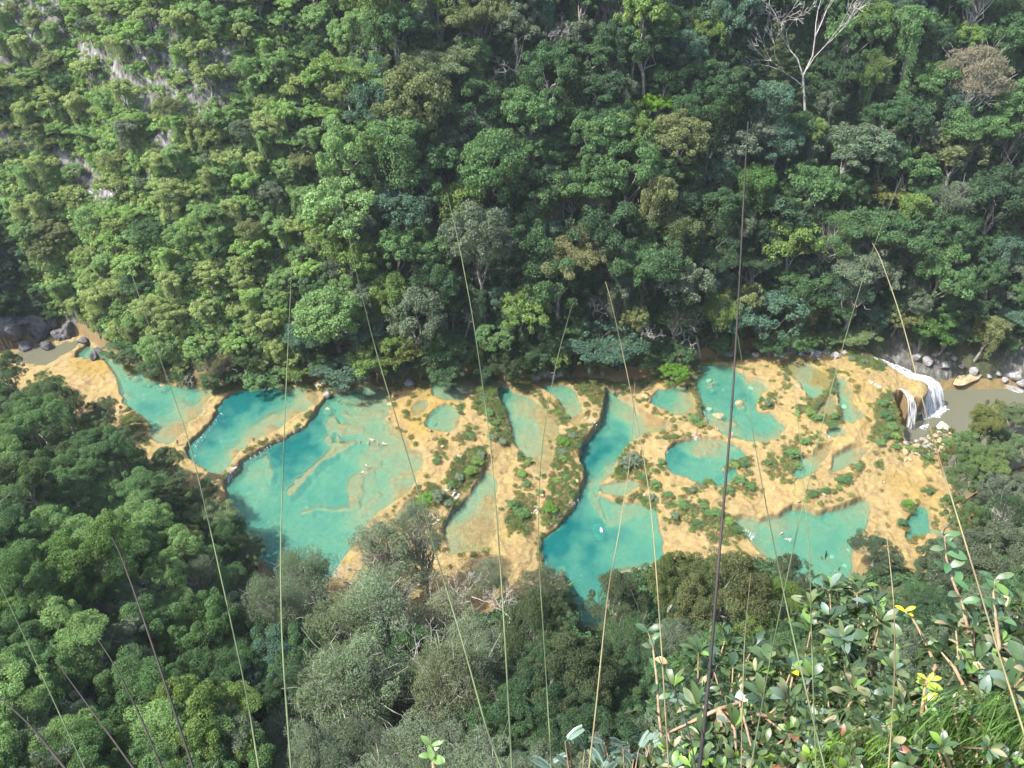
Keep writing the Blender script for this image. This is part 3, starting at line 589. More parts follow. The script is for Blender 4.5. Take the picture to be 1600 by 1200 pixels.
TREE = {}   # kind -> list of (crown mesh, trunk mesh, crown radius, crown centre height)
def make_tree(kind, seed, fine=1.0):
    """one design: trunk with limbs (bark) and a crown of leaf clumps; fine < 1 means smaller, more numerous leaves (for trees nearer the lookout)"""
    rng = np.random.default_rng(seed); lv = Leaves(seed+1); tb = Tubes()
    R = 6.0; hc = rng.uniform(9, 11.5); nl = 1/fine**2
    ends = []
    if kind == 'broad':
        lob = rng.integers(5, 8)
        for k in range(lob):
            a = k*2.4+rng.uniform(-.5, .5); rr = R*rng.uniform(.35, .68); lz = hc + R*rng.uniform(-.25, .42)
            lc = np.array([rr*math.cos(a), rr*math.sin(a), lz]); ends.append(lc); lr = R*rng.uniform(.36, .5); lval = rng.uniform(.85, 1.15)
            for j in range(9):
                d = unit(rng.normal(size=3)); d[2] = abs(d[2])*1.1-.3
                c = lc + d*lr*np.array([1, 1, .85])*rng.uniform(.75, 1.05)
                lv.clump(c, rng.uniform(.6, 1.6), int(95*nl), .34*fine, .55, .75, val=lval*rng.uniform(.85, 1.18), hue=rng.uniform(0, .25))
    elif kind == 'dense':
        for k in range(52):
            z = rng.uniform(-.35, 1); a = rng.uniform(0, 2*math.pi); q = math.sqrt(max(0, 1-z*z))*rng.uniform(.75, 1)
            c = np.array([R*.82*q*math.cos(a), R*.82*q*math.sin(a), hc+R*.72*z])
            c += rng.normal(size=3)*.45
            lv.clump(c*np.array([1, 1, 1])+rng.normal(size=3)*.5, rng.uniform(.7, 1.7), int(110*nl), .3*fine, .5, .8, val=rng.uniform(.82, 1.2), hue=rng.uniform(0, .2))
            if k % 8 == 0: ends.append(c*.9+np.array([0, 0, hc*.1]))
    elif kind == 'layered':
        for k in range(15):
            a = k*2.39+rng.uniform(-.3, .3); rr = R*rng.uniform(.2, .95); c0 = np.array([rr*math.cos(a), rr*math.sin(a), hc + R*rng.uniform(-.35, .5)*(1.15-rr/R)]); ends.append(c0)
            for j in range(4):
                c = c0 + np.array([*rng.normal(size=2)*1.3, rng.normal()*.25])
                lv.clump(c, rng.uniform(1.1, 1.7), int(125*nl), .33*fine, .42, .45, out=.45, val=rng.uniform(.85, 1.2), hue=rng.uniform(0, .3), upb=.35)
    elif kind == 'feather':
        for k in range(46):
            z = rng.uniform(-.3, 1); a = rng.uniform(0, 2*math.pi); q = math.sqrt(max(0, 1-z*z))*rng.uniform(.35, 1)
            c = np.array([R*.9*q*math.cos(a), R*.9*q*math.sin(a), hc+R*.75*z]); ends.append(c)
            lv.clump(c, rng.uniform(1.0, 1.9), int(85*nl*(.42 if fine < .6 else 1)), .42*fine*(1.25 if fine < .6 else 1), .2, .7, val=rng.uniform(.85, 1.15), hue=rng.uniform(.05, .35), out=.45, droop=.5)
    elif kind == 'vine':
        for k in range(26):
            a = rng.uniform(0, 2*math.pi); rr = R*.6*math.sqrt(rng.uniform(0, 1)); zt = hc + R*.75*(1-(rr/R)**2)+rng.uniform(-.8, .5)
            x, y = rr*math.cos(a), rr*math.sin(a)
            lv.clump([x, y, zt], rng.uniform(.9, 1.4), int(95*nl), .32*fine, .5, .7, val=rng.uniform(.85, 1.2), hue=rng.uniform(0, .3))
            n = int(rng.integers(60, 150)*nl); L = rng.uniform(3, 8.5)
            zz = zt - rng.uniform(0, 1, n)**.8*L; sp = .25+.5*rng.uniform(0, 1)
            C = np.stack([x+rng.normal(size=n)*sp, y+rng.normal(size=n)*sp, zz], 1)
            Nn = unit(np.stack([np.full(n, x)+rng.normal(size=n)*1.2, np.full(n, y)+rng.normal(size=n)*1.2, rng.uniform(.3, 2.2, n)], 1))
            lv.at(C, Nn, .32*fine*rng.uniform(.6, 1.2, n), .45, np.clip(rng.normal(rng.uniform(.8, 1.1), .13, n), .5, 1.5), np.clip(rng.normal(.2, .12, n), 0, 1), .6)
            if k % 5 == 0: ends.append(np.array([x, y, zt]))
    elif kind == 'shrub':
        hc = 2.6; R = 3.0
        for k in range(20):
            a = rng.uniform(0, 2*math.pi); rr = 2.3*math.sqrt(rng.uniform(0, 1)); c = np.array([rr*math.cos(a), rr*math.sin(a), 2.2+1.5*(1-(rr/2.6)**2)*rng.uniform(.4, 1.1)])
            lv.clump(c, rng.uniform(.6, 1.05), int(75*nl), .25*fine, .5, .85, val=rng.uniform(.85, 1.2), hue=rng.uniform(0, .35))
            if k % 4 == 0: ends.append(c)
    if kind in ('broad', 'dense', 'layered'):
        for k in range(26):
            a = rng.uniform(0, 6.28); z = rng.uniform(-.4, .9); q = math.sqrt(max(.05, 1-z*z)); c = np.array([R*q*math.cos(a), R*q*math.sin(a), hc+R*.72*z])*np.array([.98, .98, 1])
            lv.clump(c, rng.uniform(.4, .9), int(34*nl), .32*fine, .45, 1.0, val=rng.uniform(.9, 1.25), hue=rng.uniform(0, .4))
    th = hc - R*.15
    top = np.array([rng.normal()*.5, rng.normal()*.5, th])
    r0 = .42 if kind != 'shrub' else .1
    P = limb(tb, [0, 0, -2.5], top, r0, r0*.45, rng, .05, 6, 7)
    for e in ends:
        s0 = P[rng.integers(2, 5)] if kind != 'shrub' else P[1]
        limb(tb, s0, e, r0*.4, r0*.08, rng, .14, 5, 4)
        if kind in ('feather', 'layered'):
            for q in range(2):
                limb(tb, s0*.4+np.asarray(e)*.6, np.asarray(e)+rng.normal(size=3)*1.3, r0*.14, r0*.05, rng, .1, 4, 3)
    return (lv.mesh(kind+'_crown', M_LEAF), tb.mesh(kind+'_trunk', M_BARK if kind != 'feather' else M_PALE), R, hc)

def make_bare(seed, H=12, spread=.75, depth=6, mat=None, r0=.38, first=.45, twig=.62):
    rng = np.random.default_rng(seed); tb = Tubes()
    def grow(p, d, L, r, k):
        q = p + d*L; m = (p+q)/2 + rng.normal(size=3)*L*.06
        tb.add([p, m, q], [r, r*.86, r*.72], 7 if r > .12 else (4 if r > .03 else 3))
        if k == 0: return
        nb = 2 if rng.uniform() < .55 else 3
        for i in range(nb):
            dd = unit(d + rng.normal(size=3)*spread + np.array([0, 0, .12]))
            grow(q, dd, L*rng.uniform(.6, .88)*(1 if k > 2 else .8), max(.02, r*(.72 if i == 0 else twig)), k-1)
    L0 = H*first
    tb.add([[0, 0, -2.5], [0, 0, 0], [.1, .1, .3]], [r0*1.15, r0*1.05, r0], 8)
    grow(np.array([.1, .1, .3]), unit(np.array([rng.normal()*.12, rng.normal()*.12, 1])), L0, r0, depth)
    return tb.mesh('bare_branches', mat or M_GREYBARK)

for kd, n in (('broad', 5), ('dense', 4), ('layered', 3), ('feather', 3), ('vine', 3), ('shrub', 4)):
    TREE[kd] = [make_tree(kd, 100*len(kd)+7*i+ord(kd[0]), .74 if kd != 'shrub' else .8) for i in range(n)]
NEARTREE = {kd: [make_tree(kd, 900+100*len(kd)+7*i, .4) for i in range(n)] for kd, n in (('broad', 3), ('layered', 2), ('feather', 3), ('dense', 2))}

NAMES = {'broad': 'broadleaf_tree', 'dense': 'evergreen_tree', 'layered': 'layered_tree', 'feather': 'feathery_tree', 'vine': 'vine_covered_tree', 'shrub': 'shrub'}
LOOK = {'broad': 'lobed broadleaf tree', 'dense': 'round dense tree', 'layered': 'flat-layered tree', 'feather': 'feathery tree', 'vine': 'vine-hung tree', 'shrub': 'bushy shrub'}
def add_tree(kd, u, v, rad, color, label=None, near=False, group=None, seed=0, hc_scale=1.0, kindcat='tree', design=None, name=None):
    if label: color = tuple(q*1.35 for q in color)
    lib = (NEARTREE if near and kd in NEARTREE else TREE)[kd]
    crown, trunk, R, hc = lib[(seed if design is None else design) % len(lib)]
    s = rad/R
    x, y, z, t = locate(u, v, hc*s*hc_scale)
    root = bpy.data.objects.new(name or NAMES[kd], None); col.objects.link(root); root.empty_display_size = .5
    root.location = (x, y, z); rg = random.Random(seed*31+int(u))
    root.rotation_euler = (rg.uniform(-.16, .16), rg.uniform(-.16, .16), rg.uniform(0, 6.28)); q_ = rg.uniform(.82, 1.2); root.scale = (s*q_, s*rg.uniform(.85, 1.1)/q_**.5, s*hc_scale*rg.uniform(.85, 1.2))
    c = obj('crown' if kd != 'shrub' else 'foliage', crown, root); c.color = (*color, 1)
    obj('trunk' if kd != 'shrub' else 'stem', trunk, root)
    tag(root, label, 'shrub' if kd == 'shrub' else kindcat, group)
    return root

# palette: leaf albedos of the forest (linear)
C_DK, C_MID, C_LT, C_YG, C_GOLD, C_GREY, C_BLUE, C_LIME = (.045, .095, .048), (.066, .14, .058), (.105, .205, .075), (.16, .25, .065), (.185, .21, .085), (.145, .19, .125), (.08, .16, .11), (.15, .30, .03)
CNAME = {C_DK: 'dark green', C_MID: 'mid green', C_LT: 'light green', C_YG: 'yellow-green', C_GOLD: 'golden olive', C_GREY: 'grey-green', C_BLUE: 'blue-green', C_LIME: 'lime green'}
C_PALE = (.20, .265, .17); CNAME[C_PALE] = 'pale grey-green'

LANDMARK = [(1235, 90, 'the bare white tree'), (1030, 160, 'the lime-green tree'), (1525, 145, 'the pale twiggy tree'), (890, 375, 'the big golden-olive tree'), (1335, 235, 'the big pale tree'),
 (256, 222, 'the small white rock scar'), (150, 300, 'the long pale rock ledge'), (960, 30, 'the grey cliff face'), (1440, 610, 'the waterfall'), (1095, 525, 'the bare branchy tree'),
 (250, 620, 'the first pool'), (420, 640, 'the deep teal pool'), (570, 690, 'the large shallow pool'), (690, 660, 'the little round-stone pool'), (835, 670, 'the sandy middle pool'), (930, 800, 'the sunken-boulder pool'), (1150, 620, 'the stony turquoise pool'), (1290, 830, 'the two-swimmer pool'),
 (1540, 620, 'the muddy river'), (425, 900, 'the brown earth bank'), (40, 530, 'the grey gorge rocks'), (300, 110, 'the streaked rock wall'), (1550, 260, 'the twisted dead branches'), (725, 515, 'the bleached twiggy bush')]
pend = []
def auto(kd, u, v, rad, color, near=False, seed=0, hs=1.0, design=None):
    o = add_tree(kd, u, v, rad, color, near=near, seed=seed, hc_scale=hs, design=design)
    pend.append((o, kd, u, v, rad, color, near)); return o

rnd = random.Random(5)
def far_line(u): return float(np.interp(u, [p[0] for p in FAR_PX], [p[1] for p in FAR_PX]))
HERO = []   # (u, v, r_px) kept clear of automatic trees
def hero(u, v, r): HERO.append((u, v, r))

# ---- hero trees of the far wall
h_spec = [
 ('broad', 1335, 225, 9.5, (.085, .125, .075), 'big pale green tree with cauliflower lobes right of the bare white tree', 1.0),
 ('broad', 1385, 300, 5.0, (.12, .13, .04), 'yellow-flowering vine mass hanging in front of the big pale tree', 1.0),
 ('layered', 900, 385, 8.0, (.125, .125, .055), 'large golden-olive spreading tree above the middle pools', 1.0),
 ('feather', 930, 320, 4.5, (.13, .14, .06), 'slim golden-olive crown rising above the large golden tree', 1.2),
 ('broad', 1030, 158, 4.6, (.12, .25, .02), 'small bright lime-green tree in a dark hollow of the slope', 1.0),
 ('feather', 1520, 130, 8.5, (.20, .175, .125), 'pale beige twiggy tree with sparse foliage near the right edge', 1.0),
 ('broad', 1490, 245, 8.0, (.12, .14, .06), 'pale yellow-green tree below the beige twiggy tree', .9),
 ('dense', 700, 235, 5.0, (.07, .115, .07), 'neat round blue-green tree standing alone on the upper slope', 1.2),
 ('layered', 690, 80, 8.5, (.09, .12, .06), 'tall layered grey-green tree at the top of the slope', 1.0),
 ('layered', 760, 40, 8.0, (.12, .14, .06), 'pale yellow-green layered tree at the top edge, left of the grey cliff face', 1.0),
 ('layered', 640, 120, 7.0, (.10, .13, .055), 'pale olive layered tree on the upper slope with several bare stems', 1.0),
 ('broad', 1450, 510, 6.5, (.05, .115, .025), 'bright green leafy tree overhanging the river right of the waterfall', .7),
 ('broad', 1050, 580, 4.2, (.09, .20, .02), 'vivid green rounded bush-tree at the pool edge', .6),
 ('vine', 1190, 285, 8.5, (.045, .105, .025), 'deep green vine-smothered tree below the bare white tree', .9),
 ('vine', 1110, 210, 7.0, (.06, .095, .03), 'tall column of vines draped over a leaning trunk', 1.1),
 ('vine', 1060, 380, 7.5, (.06, .085, .035), 'olive vine curtain over a tree above the pools', 1.0),
 ('broad', 860, 520, 7.5, (.05, .10, .04), 'fresh green tree leaning over the two small dark pools', .8),
 ('dense', 790, 570, 5.5, (.03, .055, .022), 'dark dense tree at the shady pool edge', .7),
 ('layered', 630, 540, 6.0, (.12, .135, .035), 'yellowish tree overhanging the large shallow pool', .7),
 ('feather', 345, 575, 5.0, (.15, .145, .07), 'straw-coloured twiggy tree overhanging the first two pools', .6),
 ('dense', 385, 560, 4.5, (.04, .075, .025), 'low dark green tree beside the deep teal pool', .6),
 ('vine', 500, 565, 4.0, (.075, .12, .035), 'light green creeper tree over the far edge of the pools', .7),
 ('layered', 1340, 520, 5.0, (.11, .16, .07), 'pale green low tree just above the waterfall lip', .6),
]
for i, (kd, u, v, r, c, lab, hs) in enumerate(h_spec):
    add_tree(kd, u, v, r, c, lab, seed=i*3+1, hc_scale=hs); hero(u, v, r*4.6)
def bare(u, v, hc, scale, mesh, name, label, mat=None, rot=(0, 0, 0), group=None):
    x, y, z, t = locate(u, v, hc)
    r = bpy.data.objects.new(name, None); col.objects.link(r); r.location = (x, y, z); r.rotation_euler = rot; r.scale = (scale,)*3
    obj('branches', mesh, r); tag(r, label, 'tree', group); return r
# the bare white tree: forked trunk and bare white limbs, with some foliage on its left side
def white_tree():
    rng = np.random.default_rng(77); tb = Tubes(); lv = Leaves(78)
    tb.add([[0, 0, -3], [0, 0, 3], [-.8, 0, 9], [-1.6, .2, 15]], [.48, .42, .34, .28], 9)
    def br(p, d, L, r, k):
        q = p + unit(d)*L; m = (p+q)/2+rng.normal(size=3)*L*.05
        tb.add([p, m, q], [r, r*.85, r*.7], 6 if r > .1 else 4)
        if k <= 0: return
        for i in range(2 if rng.uniform() < .6 else 3):
            br(q, unit(d)+rng.normal(size=3)*.42+np.array([0, 0, .1]), L*rng.uniform(.6, .85), max(.05, r*rng.uniform(.55, .75)), k-1)
    top = np.array([-1.6, .2, 15.0])
    br(top, np.array([-.55, .1, 1.0]), 8, .2, 6)
    br(top, np.array([.25, 0, 1.0]), 10, .23, 6)
    br(np.array([-1.1, .1, 12]), np.array([-1.0, -.2, .8]), 7.5, .14, 5)
    br(np.array([-.9, 0, 16.5]), np.array([.7, -.2, 1.0]), 7, .14, 5)
    for k in range(50):
        a = rng.uniform(0, 6.28); c = np.array([-9+4.5*math.cos(a)*rng.uniform(0, 1), rng.normal()*2, 20+rng.normal()*4.5])
        lv.clump(c, rng.uniform(.8, 1.4), 70, .33, .35, .5, val=rng.uniform(.85, 1.2), hue=rng.uniform(.1, .4))
    for k in range(12):
        c = np.array([-5+rng.normal()*1.8, rng.normal(), 8+rng.normal()*1.8]); lv.clump(c, rng.uniform(.8, 1.2), 70, .33, .35, .5, val=rng.uniform(.9, 1.2), hue=.4)
    return tb.mesh('white_limbs', M_PALE), lv.mesh('thin_foliage', M_LEAF)
x, y, z, t = locate(1257, 190, 0.0)
wt = bpy.data.objects.new('bare_tree', None); col.objects.link(wt); wt.location = (x, y-2, float(hgt(x, y-2)))
wm, wl = white_tree(); obj('limbs', wm, wt); obj('foliage', wl, wt, color=(.10, .125, .06)); wt.rotation_euler = (R_(-8), R_(-6), 0)
tag(wt, 'tall bare tree with white forked limbs against the dark forest', 'tree'); hero(1238, 90, 70); hero(1258, 165, 34)
BM = [make_bare(300+i, 9, .8, 6) for i in range(3)]
for i, (u, v, hc, s, lab) in enumerate([(1095, 530, 4, 1.0, 'bare grey branchy tree leaning over the stony pool'), (855, 80, 5, 1.0, 'twiggy grey leafless crown on the upper slope left of the grey cliff face'), (790, 130, 5, .8, 'pale bare branching crown in the middle of the upper slope'),
        (725, 512, 4, .75, 'bleached twiggy bare bush above the pools'), (1010, 520, 4, .7, 'small grey bare tree left of the bare branchy tree'), (1565, 262, 5, .9, 'twisted white dead branches at the right edge'), (930, 480, 4, .7, 'dark leafless snag below the golden-olive tree'), (380, 570, 3, .5, 'small leafless grey bush over the second pool'), (300, 600, 3, .45, 'small straw-grey dead bush at the edge of the first pool')]):
    bare(u, v, hc, s, BM[i % 3], 'bare_tree', lab, rot=(0.25*((i*7) % 3-1), .25*((i*5) % 3-1), i*1.3)); hero(u, v, 26)

# ---- automatic forest of the far wall
def scatter(n_try, poly, rmin, rmax, pick, gap=.62, seed=1, clear=1.0, pts=None):
    rg = random.Random(seed); P = np.array(poly, float); out = [] if pts is None else pts
    for _ in range(n_try):
        u = rg.uniform(P[:, 0].min(), P[:, 0].max()); v = rg.uniform(P[:, 1].min(), P[:, 1].max())
        if poly_sd(poly, np.array([u]), np.array([v]))[0] > 0: continue
        r = rg.uniform(rmin, rmax); rp = r*5.5
        if any((u-a)**2+((v-b)*1.15)**2 < (gap*(rp+c))**2 for a, b, c in out): continue
        if any((u-a)**2+(v-b)**2 < (clear*c+rp*.35)**2 for a, b, c in HERO): continue
        out.append((u, v, rp)); pick(u, v, r, len(out), rg)
    return out
L_LT, L_YG, L_LIME = (.20, .33, .115), (.30, .38, .13), (.25, .40, .11)  # lighter greens for the left slope, its strong sun put into leaf colour
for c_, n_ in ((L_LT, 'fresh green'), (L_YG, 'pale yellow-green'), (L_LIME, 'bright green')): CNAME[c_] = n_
def pick_far(u, v, r, i, rg):
    kd = rg.choices(['broad', 'dense', 'layered', 'feather', 'vine'], [6, 4.5, 1.6, 1.2, 2.6])[0]
    lightness = (700-u)/700
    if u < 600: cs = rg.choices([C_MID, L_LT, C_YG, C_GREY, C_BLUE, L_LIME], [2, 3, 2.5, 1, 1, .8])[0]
    elif u > 1250: cs = rg.choices([C_DK, C_MID, C_LT, C_YG, C_GOLD, C_GREY, C_BLUE], [2, 3, 2, .8, .6, 2.2, 1.5])[0]
    else: cs = rg.choices([C_DK, C_MID, C_LT, C_YG, C_GOLD, C_GREY, C_BLUE], [3, 3, 1.2, .6, .6, 1.6, 1.8])[0]
    fl = far_line(u); hs = 1.0 if v < fl-90 else .75
    auto(kd, u, v, r, cs, seed=i*7+int(u), hs=hs)
FAR_POLY = [(470,-60),(560,180),(520,330),(470,470),(470,575),(560,585),(700,568),(830,565),(980,560),(1060,525),(1160,515),(1320,500),(1480,525),(1680,530),(1680,-60)]
fpts = scatter(500, FAR_POLY, 6.5, 9.5, pick_far, .62, 10)
fpts = scatter(2600, FAR_POLY, 3.2, 6.8, pick_far, .52, 11, pts=fpts)
# scrubby left wall: small trees and bushes with rock between
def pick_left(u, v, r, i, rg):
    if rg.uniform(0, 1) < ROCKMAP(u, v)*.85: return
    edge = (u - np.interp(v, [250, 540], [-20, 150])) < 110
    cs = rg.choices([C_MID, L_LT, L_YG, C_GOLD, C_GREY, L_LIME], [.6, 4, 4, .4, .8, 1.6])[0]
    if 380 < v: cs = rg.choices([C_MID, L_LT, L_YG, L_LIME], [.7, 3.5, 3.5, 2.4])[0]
    if edge: cs = rg.choice([L_YG, L_LT, L_YG, C_GOLD])  # spur edge keeps the yellowest greens, sunlight put into leaf colour
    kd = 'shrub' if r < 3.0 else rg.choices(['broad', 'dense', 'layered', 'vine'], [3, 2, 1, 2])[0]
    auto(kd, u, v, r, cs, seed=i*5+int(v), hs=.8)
LEFT_POLY = [(-70,-60),(470,-60),(560,180),(520,330),(470,470),(470,575),(330,575),(240,570),(180,535),(140,510),(90,450),(40,360),(-10,270),(-70,200)]
lp = scatter(700, LEFT_POLY, 3.0, 4.6, pick_left, .62, 12)
scatter(1500, LEFT_POLY, 1.7, 2.99, pick_left, .56, 15, pts=lp)
for k in range(32):
    u = 190+k*46+rnd.uniform(-12, 12); v = far_line(u)-rnd.uniform(14, 30)
    if any((u-a)**2+(v-b_)**2 < (.6*c_)**2 for a, b_, c_ in HERO) or 1330 < u < 1420: continue
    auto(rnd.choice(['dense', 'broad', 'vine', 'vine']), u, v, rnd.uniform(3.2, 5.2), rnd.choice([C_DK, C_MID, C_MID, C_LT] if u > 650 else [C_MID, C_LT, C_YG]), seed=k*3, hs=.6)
def pick_back(u, v, r, i, rg): auto(rg.choice(['dense', 'broad', 'vine']), u, v, r, rg.choice([C_DK, C_MID, C_BLUE]), seed=i*5+int(v), hs=.7)  # dark greens only, painting the back slope's shade into its crowns
scatter(500, [(-60,300),(0,330),(45,420),(85,490),(60,498),(-60,490)], 2.2, 4.0, pick_back, .5, 13)

# ---- near bank
def pick_near(u, v, r, i, rg):
    kd = rg.choices(['broad', 'layered', 'dense', 'feather'], [4, 2.4, 2, .6])[0]
    if 440 < u < 790 and v < 1260 and rg.random() < .97: auto('feather', u, v, r, rg.choice([C_PALE, C_PALE, C_GREY, C_PALE]), True, seed=i*3+int(v)); return
    cs = rg.choices([C_MID, C_LT, C_DK, C_GREY, C_YG, C_BLUE], [3, 2.6, 2, 2, .8, 1.6])[0]
    if u < 330: cs = rg.choice([C_MID, C_LT, L_LT, C_LT, C_YG, C_GREY, L_LT])
    if 780 < u < 1060: cs = rg.choice([C_DK, C_DK, C_GREY, C_MID])
    if 300 < u < 460 and v < 900 and r > 4.2: r = 3.6
    auto(kd, u, v, r, cs, True, seed=i*3+int(v), hs=1.0)
n_spec = [
 ('broad', 140, 905, 6.5, (.085, .155, .04), 'bright green spreading tree in the grove left of the brown earth bank', 1.0),
 ('broad', 200, 850, 5.0, (.095, .165, .04), 'bright yellow-green tree crown at the top of the near-left grove', 1.0),
 ('layered', 290, 845, 3.0, (.17, .17, .05), 'small golden-topped tree among the near-left grove', 1.0),
 ('layered', 330, 815, 4.2, (.12, .17, .08), 'pale green tree at the water edge below the second pool', 1.0),
 ('layered', 175, 970, 5.0, (.11, .14, .10), 'silvery grey-green tree in the near-left grove', 1.0),
 ('layered', 360, 950, 4.6, (.10, .14, .09), 'silvery tree beside the brown earth bank', 1.0),
 ('layered', 60, 1045, 4.2, (.13, .15, .10), 'small silvery tree low at the left edge', 1.0),
 ('broad', 1050, 905, 6.4, (.065, .085, .028), 'olive round tree covering the near edge of the sunken-boulder pool', 1.0),
 ('broad', 1120, 950, 7.0, (.075, .085, .035), 'wide olive tree in front of the pool with two swimmers', 1.0),
 ('dense', 1225, 960, 4.4, (.09, .145, .03), 'bright green tree behind the broad-leaved bushes', 1.0),
 ('dense', 1375, 855, 4.4, (.05, .075, .045), 'dark tree standing right of the pool with two swimmers', 1.0),
 ('broad', 1240, 895, 3.6, (.055, .07, .04), 'dark tree on the left bank of the pool with two swimmers', 1.0),
 ('layered', 1530, 720, 5.0, (.11, .165, .055), 'light green tree beside the rubble pile near the waterfall', 1.0),
 ('broad', 1570, 790, 5.5, (.09, .115, .08), 'grey-green tree at the right edge below the muddy river', 1.0),
 ('layered', 1540, 660, 3.6, (.16, .18, .06), 'small yellow-green branch tree over the muddy river', 2.2),
 ('broad', 1508, 700, 4.6, (.10, .165, .06), 'leafy green tree hiding the muddy river beside the rubble pile', 1.1),
 ('layered', 1560, 690, 4.4, (.115, .17, .07), 'light layered tree on the near side of the muddy river', 1.2),
 ('broad', 1590, 700, 5.0, (.10, .15, .07), 'pale green tree at the right edge over the muddy river', 1.0),
 ('dense', 1500, 745, 4.2, (.075, .12, .045), 'mid green tree just below the rubble pile', 1.0),
 ('layered', 1590, 655, 3.6, (.10, .14, .07), 'light tree at the right edge, nearest the muddy river', 1.3),
 ('broad', 1490, 800, 4.6, (.08, .13, .05), 'green tree on the near bank right of the travertine terraces', 1.0),
 ('broad', 1560, 880, 6.0, (.075, .095, .06), 'dull grey-green tree above the bushes at the right edge', 1.0),
 ('dense', 1460, 900, 5.0, (.06, .085, .05), 'dark green tree between the bushes and the last pool', 1.0),
 ('broad', 1130, 900, 3.4, (.10, .11, .05), 'olive-brown tree crown touching the tan rubble island', 1.0),
 ('feather', 620, 905, 6.5, (0.196, 0.217, 0.14), 'thin grey-green tree half hiding the misty fall below the terraces', 1.0),
 ('feather', 545, 985, 7.0, (0.175, 0.224, 0.126), 'wide sparse grey-green tree with pale branches', 1.0),
 ('feather', 700, 960, 6.0, (0.196, 0.21, 0.133), 'sparse feathery tree with many white twigs', 1.0),
 ('feather', 520, 1080, 7.5, (.13, .165, .095), 'soft green feathery tree in the bottom middle', 1.0),
 ('feather', 760, 900, 4.5, (0.168, 0.203, 0.126), 'grey feathery tree in front of the sandy lower terrace', 1.0),
 ('feather', 860, 905, 4.5, (.075, .09, .055), 'grey-green tree left of the sunken-boulder pool', 1.0),
 ('feather', 690, 1100, 7.0, (.13, .15, .085), 'olive feathery tree with exposed grey trunk', 1.0),
 ('feather', 500, 890, 6.0, (.185, .25, .16), 'pale wispy tree rising over the bottom of the large shallow pool', 1.5),
 ('feather', 585, 872, 6.0, (.19, .24, .16), 'pale wispy tree before the rubble of the lower terraces, left', 1.5),
 ('feather', 665, 868, 5.5, (.18, .225, .15), 'greyish wispy tree before the bright green terrace bush', 1.5),
 ('feather', 455, 955, 6.0, (.18, .225, .15), 'soft pale tree right of the brown earth bank', 1.3),
 ('feather', 600, 965, 7.0, (.185, .25, .16), 'broad pale wispy tree in the middle of the near bank', 1.2),
 ('feather', 560, 1060, 7.0, (.18, .245, .15), 'broad pale feathery tree low in the bottom middle', 1.1),
 ('feather', 730, 1010, 6.0, (.175, .225, .145), 'pale feathery tree left of the dark ivy-clad tree', 1.1),
 ('dense', 830, 1000, 5.5, (.05, .07, .035), 'dark ivy-clad tree below the sunken-boulder pool', 1.25),
 ('dense', 960, 960, 5.0, (.055, .075, .04), 'dusky tree right of the little blue-green gap', 1.0),
 ('broad', 1000, 1090, 5.0, (.065, .105, .045), 'rounded mid-green tree left of the broad-leaved bushes', 1.0),
 ('broad', 900, 1060, 6.0, (.05, .07, .035), 'deep green tree in the bottom centre', 1.0),
 ('dense', 100, 640, 5.0, (.045, .075, .032), 'dark green tree in front of the first orange slab', 1.0),
 ('broad', 130, 690, 5.6, (.075, .12, .05), 'grey-green dome tree below the first orange slab', 1.0),
 ('broad', 40, 650, 5.6, (.06, .11, .05), 'green tree at the left edge facing the gorge rocks', 1.0),
 ('layered', 250, 760, 5.0, (.07, .10, .05), 'mid green tree beside the near end of the first pool', 1.0),
 ('broad', 60, 760, 6.0, (.06, .10, .04), 'broad green tree at the left edge in the near grove', 1.0),
 ('broad', 20, 585, 5.0, (.055, .09, .045), 'dark tree at the left edge below the gorge rocks', 1.0),
 ('layered', 75, 615, 4.5, (.08, .125, .045), 'fresh green tree overlapping the muddy stream', 1.0),
 ('broad', 185, 690, 4.0, (.075, .11, .055), 'soft green tree touching the brown end of the first slab', 1.0),
 ('layered', 160, 650, 4.2, (.08, .105, .06), 'grey-green tree standing over the first orange slab', 1.0),
 ('broad', 315, 765, 3.4, (.07, .12, .05), 'leafy tree at the near end of the second pool', .8),
 ('broad', 352, 825, 3.6, (.06, .11, .045), 'dark leafy tree leaning to the near-left corner of the large shallow pool', .8),
 ('layered', 385, 868, 3.6, (.08, .12, .06), 'grey-green tree between the large shallow pool and the brown earth bank', .9),
 ('feather', 470, 905, 4.2, (.15, .17, .11), 'pale thin tree at the bottom of the large shallow pool', .9),
 ('broad', 255, 725, 3.6, (.09, .13, .06), 'pale tree at the near end of the first pool rim', 1.0),
]
for i, (kd, u, v, r, c, lab, hs) in enumerate(n_spec):
    add_tree(kd, u, v, r, c, lab, near=True, seed=i*5+2, hc_scale=hs); hero(u, v, r*5.2)
NEAR_POLY = [(-60,600),(30,620),(110,650),(190,710),(240,735),(300,800),(350,830),(390,900),(380,960),(420,1010),(480,1040),(540,1010),(640,1040),(760,1020),(880,1010),(960,1010),(1100,1010),(1250,1010),(1400,960),(1480,880),(1530,760),(1600,700),(1680,690),(1680,1250),(-60,1250)]
npts2 = []
scatter(900, NEAR_POLY, 3.4, 6.0, pick_near, .60, 14, .55, npts2)
BN = [make_bare(400+i, 11, .62, 7, M_PALE, .26, .4, .6) for i in range(3)]
